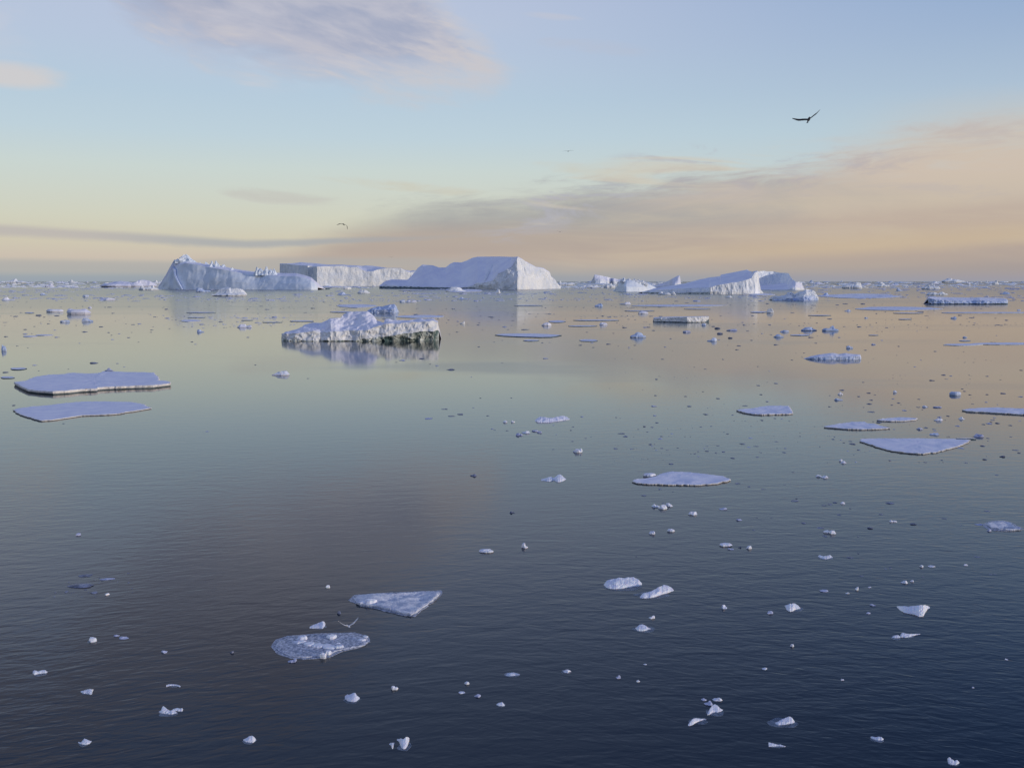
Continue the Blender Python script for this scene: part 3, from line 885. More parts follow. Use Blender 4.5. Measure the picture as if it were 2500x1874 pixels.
# --- farther berg
loft('distant_iceberg', 'far low white iceberg with a bluff left end, beyond the ribbed berg', 'iceberg', 693.3, [
    (1442, 300, (692, 300), (690.5, 305)), (1447, 200, (684, 204), (679, 215)), (1452.4, 60, (682, 70), (669.8, 90)), (1465, 50, (683, 56), (672.5, 90)), (1483, 70, (685, 76), (676, 120)),
    (1493, 170, (686, 174), (679.5, 190)), (1498, 110, (686, 116), (679, 140)), (1510, 120, (686, 126), (682, 150)), (1516, 110, (687, 116), (680.6, 150)), (1540, 160, (690, 162), (686, 170)), (1552, 190, (691.5, 190), (690.5, 195))],
    [('ice_wall', 'cliff_far', 8, 5, 0.02, 0.5, False), ('snow_top', 'snow_far', 8, 4, 0.02, 0.5, False)], ncol=120, back=150, group=BERGS)
# --- amphitheatre berg on the right
loft('hollow_iceberg', 'crumbled white iceberg with a hollow bowl, behind the high end of the tilted berg', 'iceberg', 708, [
    (1840, 60, (707, 62), (697, 120), (663, 135)), (1851, 56, (707, 58), (697, 132), (662.5, 146)), (1864, 50, (707, 52), (696, 140), (661, 155)), (1876, 46, (707, 48), (695.5, 146), (663, 160)), (1888, 40, (707, 42), (694, 150), (662.5, 165)),
    (1904, 32, (707, 34), (692, 145), (666, 160)), (1915, 28, (707, 30), (691.5, 135), (666, 150)), (1924, 24, (706.5, 26), (690, 120), (667, 135)), (1930, 20, (704, 22), (684, 90), (675, 105)), (1935, 16, (703, 18), (683, 60), (682.4, 64)),
    (1942, 14, (702, 20), (689, 40), (688, 44)), (1946, 22, (702, 26), (689, 42), (688, 46)), (1953, 34, (702, 36), (690, 52), (687, 56)), (1957, 40, (702, 42), (691, 54), (690, 57)), (1960, 48, (704, 49), (698, 57), (697, 60)), (1965, 60, (707, 60), (706.5, 61), (706, 62))],
    [('ice_foot', 'cliff_far', 3, 0.3, 0.1, 1, False), ('snow_ramp', 'snow_far', 12, 0.8, 0.03, 1, True), ('ice_wall', 'cliff_far', 14, 2.0, 0.08, 0.3, False)], ncol=180, back=60, group=BERGS)
# --- growler in front of it
loft('bergy_bit', 'craggy small blue berg, white on its right side, floating in front of the hollow berg', 'bergy bit', 734, [
    (1885, 14, (732, 14), (724, 17)), (1892, 10, (730, 11), (722, 15)), (1905, 8, (730, 9), (722.5, 14)), (1917, 6, (730, 7), (720, 14)), (1924, 4, (728, 5), (713.5, 12)), (1933, 2, (727, 3), (713, 11)),
    (1940, 5, (729, 7), (719, 14)), (1951, 0, (726, 2), (711, 10)), (1957, -2, (725, 0), (711.5, 8)), (1962, -5, (724, -1), (709.6, 8)), (1969, -6, (722, 0), (705.5, 8)), (1980, -1, (722, 3), (707.5, 10)), (1989, 4, (724, 6), (711, 13)),
    (1995, 9, (728, 10), (720, 14)), (1998, 13, (732.5, 13), (731, 15))],
    [('ice_wall', 'blue_ice', 8, 1.1, 0.22, 1, False), ('ice_crest', 'cliff_far', 8, 1.6, 0.2, 1, False)], ncol=110, back=14)
# --- the berg with melted mounds in the middle distance
r, Y = loft('mounded_floeberg', 'undercut slab of ice with rounded snow mounds, greenish at its waterline, left of centre', 'floeberg', 833, [
    (687, 4.4, (820, 4.4), (815.5, 4.5), (815, 4.6), (814.7, 4.8)), (692, 3.0, (826, 3.0), (815.5, 3.1), (814.5, 3.4), (813.6, 3.8)), (700, 1.6, (830, 1.5), (815, 1.6), (812, 3), (810, 5)), (720, .8, (830, .7), (813.5, 1), (808, 4), (804, 7)),
    (745, .4, (831, .3), (809.6, .8), (802, 4), (794, 8)), (763, 0, (831, -.1), (807.6, .5), (799, 4), (788, 9)), (783, 1.1, (831, 1.0), (810, 1.4), (800, 4), (787.7, 9)),
    (798, .2, (831, 0), (809.6, .6), (794, 3.5), (782, 7)), (807, -.2, (831, -.3), (809.6, .2), (791, 2.6), (776.5, 7)), (820, -.2, (831, -.3), (809.6, .2), (793, 2.4), (775.5, 7)), (831, .2, (831, 0.1), (809.6, .5), (800, 3.2), (776.5, 7)), (840, .3, (831, .2), (807, .5), (797, 4.5), (766, 9)),
    (853, .8, (831, .6), (805.6, 1.0), (795, 4.5), (760.8, 9.5)), (868, .6, (829, .2), (805, .7), (793, 4.6), (760, 9.5)), (879, -.2, (827, -.4), (808.6, -.1), (790, 4), (759.8, 9.5)), (897, .3, (826.5, -.4), (806, .0), (785, 4), (759.4, 9)),
    (907, .5, (825.5, -.4), (802, .3), (786, 4), (765, 8.5)), (914, .6, (824.5, -.3), (799, .4), (787, 4), (773, 8)), (922, .8, (823.5, -.3), (796, .5), (790, 4), (784, 8)), (938, 1.1, (822, -.2), (792, .6), (790, 4), (787.5, 8)),
    (943, 1.2, (821, -.2), (791, .6), (786, 4), (778, 7)), (950, 1.2, (820, -.1), (790.5, .6), (786, 4), (778, 7)), (958, 1.4, (818.5, 0), (790, .8), (787, 4), (781.7, 8)), (998, 1.9, (813.5, .2), (788, .9), (785, 4), (781.7, 9)),
    (1028, 2.6, (809.5, .7), (786, 1.3), (783, 4), (777.7, 9)), (1058, 3.4, (806.5, 1.3), (783, 1.9), (781, 4.5), (778, 8.5)), (1068, 4.2, (806, 2.4), (787, 2.8), (785, 4.5), (784, 7)), (1072, 5.2, (808, 4.4), (803, 4.6), (802, 5), (801, 6))],
    [('shade_toned_notch', 'wet_green_shade', 10, .55, 0.45, 0.8, False), ('ice_cliff', 'cliff', 16, 0.40, 0.45, 0.8, True), ('snow_apron', 'snow', 10, 0.42, 0.40, 1, True), ('snow_mound', 'snow', 16, 0.5, 0.30, 1, True)], ncol=300, back=9)  # notch colour mixes greenish wet ice with painted recess shade
for px, w, h in ((905, 9, 7), (922, 7, 6), (941, 10, 7), (960, 8, 9), (985, 9, 10), (1003, 8, 9), (1021, 10, 13), (1043, 12, 12), (1060, 8, 12)):
    rb = 832.5 - max(0, (px - 960)) * 0.07
    lump('ice_block', (px - w * .6, px + w * .6, rb - h, rb), None, None, parent=r, mat='cliff', kd=.9, lobes=[(0, 0, 1, .8)], na=18, nr=6)
# --- slab berg right of centre
loft('slab_floeberg', 'straight-sided slab of ice, shaded blue left half and sunlit white right half, right of centre', 'floeberg', 787, [
    (1596, 6, (784, 6), (777, 6), (775, 7)), (1600, 4.6, (784.5, 4.4), (776.5, 4.6), (774.5, 8)), (1612, 3.6, (784.5, 3.2), (775.6, 3.5), (773.8, 9)), (1640, 2, (784.8, 1.6), (774.7, 1.9), (773, 10)), (1668, .2, (785.3, -.3), (774.3, 0), (772.6, 10)),
    (1678, -1.4, (785.5, -1.6), (774.2, -1.4), (772.5, 10)), (1681, -1.3, (785.5, -1.4), (774, -1.2), (772.4, 10)), (1700, -.2, (786, -.3), (773.8, 0), (772.2, 9)), (1718, 1.2, (786, 1.1), (773, 1), (771.8, 8)), (1724, 2, (784.5, 2), (773, 1.8), (771.8, 7)), (1731, 3.4, (778, 3.2), (773, 3), (772, 5))],
    [('shade_toned_notch', 'wet_shade_far', 2, 0.12, 1, 1, False), ('ice_cliff', 'cliff', 10, 0.3, 0.5, .5, False), ('snow_top', 'snow', 6, 0.12, 0.5, 1, True)], ncol=150, back=3)  # notch faces coloured dark: wet ice plus painted undercut shade
# --- long slab far right
loft('slab_floeberg', 'long shaded blue slab of ice with a wet, shade-toned waterline, lying far right', 'floeberg', 743, [
    (2266, 9, (733, 9), (728, 9), (725.5, 10)), (2269, 5, (739, 4.6), (727.5, 5), (724.8, 16)), (2274, 3, (741, 2.2), (729, 2.6), (724.5, 22)), (2300, 2, (741, 1), (733, 2), (725, 34)), (2340, 1, (741, 0), (734, 1), (726, 36)), (2375, 2, (741, 1), (734.5, 2), (726.5, 36)), (2392, 0, (741, -1), (733, 0), (725.5, 36)),
    (2430, 0, (741, -1), (736, 0), (727, 34)), (2452, 1, (740, 0), (735, 1), (728, 26)), (2458, 3, (740, 2.4), (734, 3), (730, 20)), (2461, 8, (740, 7), (736, 8), (733, 10))],
    [('shade_toned_notch', 'wet_shade_far', 2, 0.2, .5, 1, False), ('ice_cliff', 'blue_ice', 8, 0.6, 0.25, .6, False), ('snow_top', 'snow_far', 8, 0.2, 0.2, 1, True)], ncol=170, back=8)  # dark notch colour holds undercut shade as well as wet ice
# --- wavy bergy bit in orange water
loft('hummocked_floe', 'small blue-white hummocked floe with a wavy crest, alone in the orange-lit water at right', 'ice floe', 877.5, [
    (1964, 1.6, (876, 1.6), (875.4, 1.7)), (1972, 1.1, (874, 1.1), (872, 1.8)), (1980, .7, (873, .8), (869, 2)), (2000, .3, (871, .5), (865, 2.2)), (2030, .1, (870, .3), (861.5, 2.4)), (2038, 0, (871, .3), (861.8, 2.3)), (2048, 0, (871, .3), (864, 2.2)),
    (2065, 0, (870, .3), (861.5, 2.2)), (2072, .1, (870, .3), (863, 2.1)), (2090, .2, (869, .4), (864.5, 2)), (2100, .4, (870, .5), (865, 1.6)), (2102.5, .9, (873, .9), (871, 1.1))],
    [('ice_wall', 'blue_ice', 8, 0.16, 1.0, .8, False), ('snow_crest', 'snow', 6, 0.12, 0.8, 1, True)], ncol=120, back=2)
# --- blue chunk behind the mounded berg
loft('bergy_bit', 'slanting blue and white wedge of ice, directly behind the mounded floeberg', 'bergy bit', 764, [
    (897, 4, (760, 4), (758, 4.5)), (905, 3, (757, 3.4), (753, 6)), (915, 2, (756, 2.5), (750.5, 7)), (925, 2, (756, 2.5), (748, 7)), (935, 1.4, (756, 2), (748.5, 7)), (943, 1, (756, 1.5), (745, 6.5)), (955, 0, (755, .6), (743, 6)), (963, -.6, (756, .4), (742, 5)),
    (968, 1.2, (757, 2), (748, 5)), (972, 3.4, (761, 3.4), (758, 4))],
    [('ice_wall', 'blue_ice', 8, 0.5, 0.5, 1, False), ('ice_crest', 'blue_ice', 6, 0.6, 0.5, 1, False)], ncol=80, back=5)

# ================================================================ far bergs
FAR = 'small icebergs far out near the horizon'
for b, lab, lb in (
    ((221, 382, 683, 702), 'broad low lavender snow dome left of the smooth blue berg', [(-.1, 0, .8, .5), (.4, 0, .9, .45), (-.45, 0, .7, .3)]),
    ((2303, 2365, 679, 690), 'distant flat-topped blue iceberg on the horizon at the far right', [(-.35, 0, 1, .35), (.2, 0, .7, .45)]),
    ((2423, 2441, 684, 695), 'tiny upright block of ice on the far right horizon', [(.2, 0, 1, .5)]),
    ((2060, 2116, 688, 705), 'jagged white bergy bit right of the hollow berg', [(-.6, 0, .4, .3), (.5, 0, 1, .35), (.0, 0, .7, .3)]),
    ((2143, 2174, 688, 700), 'rough blue hummock of ice between the jagged bit and the far right cluster', None),
    ((2255, 2300, 689, 707), 'lumpy blue bergy bit below the distant flat-topped berg', [(-.4, 0, .8, .3), (.2, 0, 1, .3), (.7, 0, .5, .3)]),
    ((2264, 2325, 712, 721), 'low row of blue ice lumps just behind the long shaded slab', [(-.5, 0, .9, .4), (.4, 0, 1, .2), (.8, 0, .8, .2)]),
    ((1357, 1400, 685, 697), 'small white ice ridge at the right foot of the wedge berg', [(-.6, 0, 1, .25), (.0, 0, .6, .3), (.6, 0, .6, .3)]),
    ((1425, 1468, 696, 703), 'low grey-white raft below the far bluff berg', None),
    ((1470, 1503, 691, 703), 'white heap of ice left of the ribbed berg', [(.3, 0, 1, .3), (-.4, 0, .5, .4)]),
    ((2, 58, 680, 692), 'faint peaked iceberg on the horizon at the left edge', [(-.1, 0, 1, .3), (.5, 0, .5, .3), (-.7, 0, .5, .3)]),
    ((105, 130, 692, 701), 'small white pointed bit left of the lavender dome', [(.3, 0, 1, .5), (-.5, 0, .6, .3)]),
    ((164, 182, 683, 690), 'tiny flat white block on the left horizon', None),
    ((366, 392, 684, 694), 'square white block just left of the smooth blue berg', None),
    ((328, 384, 696, 709), 'tumbled white rubble between the dome and the smooth blue berg', [(-.6, 0, .9, .3), (0, 0, .7, .3), (.4, 0, .9, .2)]),
):
    lump('distant_iceberg', b, lab, 'iceberg', FAR, 'snow_far' if 'lavender' in lab else 'cliff_far', kd=.5, lobes=lb, na=40, nr=10, jag=.3, flat=.15)
# fields of nameless small bergs along the horizon
rnd = random.Random(77)
for i in range(60):
    k = rnd.random()
    x = rnd.uniform(0, 2500) if k < .35 else (rnd.uniform(1370, 1450) if k < .42 else (rnd.uniform(1965, 2500) if k < .85 else rnd.uniform(0, 380)))
    if 390 < x < 1365 or 1445 < x < 1960: continue
    base = 688.6 + rnd.random() ** 2 * 9
    w = rnd.uniform(8, 40) * (0.6 + (base - 688) * .05); h = rnd.uniform(1.6, 5.0)
    lump('distant_iceberg', (x, x + w, base - h, base), 'low broken ice block in the crowded pack on the ' + ('left' if x < 900 else 'right') + ' horizon', 'iceberg',
         'pack ice blocks on the ' + ('left' if x < 900 else 'right') + ' horizon', rnd.choice(['cliff_far', 'snow_far', 'blue_ice']), kd=.5, na=16, nr=4, jag=.5)

# ================================================================ large floes
r = floe('snow_floe', 'big thick snow-covered floe with a cracked cream edge, at the left', [(33, 932), (57, 930), (75, 923), (85, 919), (115, 914.5), (155, 912.5), (168, 910), (178, 909), (195, 911), (230, 911), (245, 909), (252, 905.5), (300, 907), (345, 908), (377, 909), (380, 914), (388, 919), (391, 925), (382, 928), (405, 929), (418, 931), (418, 935),
    (390, 938), (375, 940), (330, 941), (280, 943), (240, 945), (236, 948), (198, 949.5), (165, 953), (128, 955), (95, 953), (70, 950), (57, 945), (45, 939)], 0.46, n=420, rough=0.008, relief=0.07, rim=0.05)
floe('snow_floe', 'thin smooth snow floe lying just in front of the big cream-edged one', [(32, 1000), (40, 997), (75, 992), (110, 989), (160, 983), (200, 979.5), (260, 979), (320, 980.5), (350, 985), (362, 991), (368, 995), (345, 1000), (310, 1005), (290, 1009), (250, 1011.5), (200, 1013), (170, 1018), (130, 1024), (100, 1026), (85, 1022), (65, 1016), (50, 1011), (40, 1006)], 0.13, n=420, rough=0.010, relief=0.03, rim=0.05)
floe('snow_floe', 'pale floe with a rough raised left tip, nearest the orange water of the mid-right floes', [(1797, 1000.5), (1812, 998), (1838, 996.5), (1858, 992), (1872, 990.5), (1900, 990), (1927, 991), (1932, 1000), (1937, 1008), (1925, 1009.5), (1900, 1010), (1860, 1011), (1840, 1010), (1820, 1007), (1806, 1003)], 0.13, n=260, rim=0.09)
floe('snow_floe', 'leaf-shaped white floe with a thin bright right rim, right of centre', [(1541, 1174), (1552, 1169), (1575, 1167), (1600, 1161.5), (1622, 1153), (1640, 1150), (1680, 1151.5), (1720, 1156), (1765, 1161.5), (1778, 1167), (1782, 1171), (1770, 1175), (1750, 1179), (1712, 1182.5), (1700, 1183), (1670, 1182), (1640, 1182), (1610, 1181), (1575, 1180), (1555, 1178)], 0.09, n=360, rim=0.05)
lump('ice_slab', (1569, 1604, 1153, 1165), 'narrow white slab lying against the upper left side of the leaf-shaped floe', 'ice slab', flat=.5, lobes=[(0, 0, .8, .8)])
floe('snow_floe', 'flat lozenge floe left of the biggest right-hand floe', [(2010, 1041), (2045, 1034), (2080, 1029.5), (2110, 1029), (2120, 1033), (2136, 1034), (2148, 1038), (2160, 1041), (2174, 1044), (2160, 1045), (2135, 1046.5), (2108, 1047), (2070, 1046), (2030, 1043)], 0.12, n=260, rim=0.06)
floe('snow_floe', 'small slim blue floe with a lump on its right tip', [(2140, 1024.5), (2165, 1021), (2200, 1018.5), (2230, 1020), (2241, 1021), (2235, 1024), (2215, 1026), (2200, 1027), (2175, 1027), (2150, 1026)], 0.10, n=200, rim=0.1)
floe('snow_floe', 'biggest right-hand floe, straight back edge and curved front like a boat hull', [(2098, 1076), (2102, 1070), (2150, 1069.5), (2250, 1069.5), (2330, 1071), (2370, 1073), (2365, 1078), (2340, 1089), (2310, 1096.5), (2285, 1103), (2250, 1107), (2220, 1105), (2180, 1100), (2150, 1093), (2125, 1084)], 0.10, n=400, rough=.012, rim=0.06)
floe('snow_floe', 'long smooth floe running out of the right edge of the view', [(2345, 999.5), (2365, 997), (2395, 995), (2430, 994), (2470, 996), (2500, 997), (2560, 999), (2600, 1006), (2560, 1013), (2500, 1011), (2450, 1008), (2415, 1005.5), (2380, 1004), (2360, 1002.5)], 0.14, n=260, rim=0.05)
floe('snow_floe', 'narrow pale floe with sharp tips in the calm water at centre', [(1208, 817), (1225, 814.5), (1260, 813.8), (1310, 814), (1350, 816), (1371, 817.6), (1355, 821), (1345, 822.2), (1320, 822.6), (1270, 821.4), (1230, 819.5)], 0.16, n=260, rim=0.02, rough=.006, edge='wet_shade_far')
r = floe('crust_floe', 'triangular crusted floe of grey-blue ice in the dark foreground water', [(865, 1459), (872, 1452), (900, 1449), (940, 1448), (955, 1449), (980, 1446.5), (1004, 1445), (1030, 1442.5), (1076, 1443.5), (1068, 1453), (1048, 1470), (1020, 1490), (1004, 1498), (960, 1489), (925, 1478), (900, 1476), (870, 1471)], 0.10, n=320, rough=.012, top='crust', edge='crust', relief=0.16, rim=0.08)
slush_rim(r, [(848, 1465), (865, 1452), (950, 1446), (1078, 1441), (1080, 1448), (1055, 1472), (1010, 1506), (985, 1503), (920, 1487), (880, 1477)])
lump('ice_block', (889, 920, 1461, 1479), None, None, parent=r, flat=.5, lobes=[(0, 0, .8, .8)])
lump('ice_block', (873, 894, 1467, 1478), None, None, parent=r, flat=.4)
lump('ice_block', (1015, 1048, 1451, 1459), None, None, parent=r)
lump('ice_block', (1000, 1025, 1463, 1470), None, None, parent=r)
r = floe('crust_floe', 'oval half-submerged floe carrying scattered white ice blocks, dark foreground', [(672, 1580), (680, 1566), (700, 1556), (730, 1554), (770, 1553), (778, 1551), (822, 1548), (850, 1549), (858, 1547.5), (880, 1553), (896, 1556), (900, 1566), (890, 1574), (870, 1578), (840, 1583), (820, 1588), (812, 1592), (790, 1598), (745, 1603), (715, 1601), (690, 1592)], 0.05, n=320, rough=.01, top='slush', edge='crust', relief=0.05, rim=0.04)
slush_rim(r, [(662, 1580), (672, 1562), (700, 1552), (780, 1546), (862, 1544), (902, 1553), (906, 1567), (880, 1580), (835, 1590), (800, 1606), (740, 1610), (700, 1604), (672, 1592)])
for b in ((723, 748, 1551, 1566), (794, 821, 1549, 1562), (872, 893, 1558, 1568), (713, 745, 1563, 1576), (738, 768, 1568, 1581), (760, 792, 1571, 1584), (776, 818, 1573, 1588), (817, 838, 1574, 1586), (820, 830, 1569, 1574), (779, 796, 1594, 1609), (794, 808, 1588, 1600), (884, 898, 1552, 1558)):
    lump('ice_block', b, None, None, parent=r, flat=.45, lobes=[(random.uniform(-.3, .3), 0, .8, .7)], na=18, nr=5)
r = floe('crust_floe', 'rough mushy floe with loose crumbs round it, near the right edge', [(2409, 1278), (2425, 1274), (2445, 1272.5), (2465, 1275), (2478, 1284), (2492, 1291), (2470, 1292), (2440, 1290), (2420, 1287)], 0.08, n=200, rough=.02, top='crust', edge='crust', relief=.12, rim=.1)
slush_rim(r, [(2398, 1279), (2420, 1271), (2450, 1270), (2480, 1280), (2497, 1292), (2470, 1296), (2430, 1296), (2405, 1290)])

# flat floes in the middle distance: (x0, x1, y0, y1, label)
for x0, x1, y0, y1, lab in (
    (824, 917, 742.5, 751.5, 'flat lavender floe behind the left part of the mounded floeberg'),
    (806, 870, 760, 763.2, 'thin strip of ice peeping out left of the mounded floeberg crest'),
    (965, 1084, 769, 777, 'pale thin floe just behind the right end of the mounded floeberg'),
    (1545, 1770, 743.5, 749, 'very long thin lavender floe below the tilted berg'),
    (1670, 1734, 753, 755.4, 'dark-edged thin strip under the very long lavender floe'),
    (1525, 1597, 757.6, 760, 'hair-thin strip of ice left of the slab, below the long lavender floe'),
    (1827, 1893, 716.5, 721.6, 'small lavender tongue of ice at the right foot of the tilted berg'),
    (2011, 2199, 717, 728.6, 'long low shaded floe with a white right tip, left of the long blue slab'),
    (2088, 2296, 748.5, 758, 'slim floe with a trailing left tail below the long blue slab'),
    (2280, 2560, 761.5, 765, 'needle-thin floe reaching the right edge under the long blue slab'),
    (2180, 2255, 763, 765.4, 'thin strip beneath the slim tailed floe'),
    (2194, 2226, 778, 780.4, 'lone short violet strip in the orange water'),
    (2305, 2399, 838.5, 844, 'left of the two overlapping thin floes at the right edge'),
    (2372, 2560, 836, 842, 'thin floe cut by the right edge, overlapping another'),
    (2342, 2369, 830, 833, 'short strip just above the two overlapping thin floes'),
    (1340, 1382, 782, 787.5, 'small pale floe left of the long strip at centre'),
    (1400, 1510, 780, 783.4, 'long straight strip of ice at centre'),
    (1386, 1458, 794, 797.4, 'dark-edged strip right below the long straight one at centre'),
    (1254, 1326, 744.6, 747.2, 'very faint strip of ice below the wedge berg cliff'),
    (456, 525, 761.5, 764.4, 'faint long strip above the pale floe at the left'),
    (441, 491, 780, 786, 'small pale floe with rubble trailing right, left of the mounded floeberg'),
    (458, 503, 773.6, 776.2, 'thin ragged strip between a faint strip and a small pale floe'),
    (588, 617, 780.6, 782.6, 'short dark strip above the dark-bottomed lump at left'),
    (640, 687, 785.6, 787.6, 'thin strip pointing at the left tip of the mounded floeberg'),
    (709, 767, 782, 785.4, 'ragged strip just behind the left shoulder of the mounded floeberg'),
    (54, 92, 819, 823, 'left part of a broken flat raft on the yellow-green water'),
    (86, 130, 816, 820, 'right part of a broken flat raft on the yellow-green water'),
    (61, 84, 762, 765, 'small flat strip left of the twin hummocks'),
    (1085, 1178, 705, 714, 'white flat floe in front of the wedge berg, left of a round ball of ice'),
    (973, 1034, 707.5, 710.4, 'thin white strip along the dark foot of the wedge berg'),
    (776, 840, 698.5, 702.5, 'lavender shelf of ice at the foot of the tabular berg'),
    (1277, 1315, 829, 833, 'curved dark-edged strip below the narrow pale floe at centre'),
    (1415, 1458, 828, 834, 'slightly tilted thin strip at centre, right of the curved one'),
    (1976, 2027, 768.6, 771.2, 'thin strip in the orange water under the bergy bit'),
    (1833, 1870, 760, 764, 'flat strip with a round white lump at its right end'),
    (2120, 2145, 817, 819, 'short thin strip in the open orange water'),
    (1930, 1979, 816, 819.8, 'thin flat sliver in front of the two peaked bits'),
    (25, 64, 897, 903, 'small blue sliver above the left end of the big cream-edged floe'),
    (0, 36, 918.5, 924, 'flat dark sliver at the left edge beside the big cream-edged floe'),
    (2335, 2382, 1069, 1072.6, 'thin strip alongside the right tip of the boat-shaped floe'),
):
    near = y0 > 800
    flat_floe((x0, x1, y0, y1), lab, top='snow' if near else 'snow_far', edge='wet_shade_far' if ('dark' in lab or 'strip' in lab or 'sliver' in lab) else 'cliff')

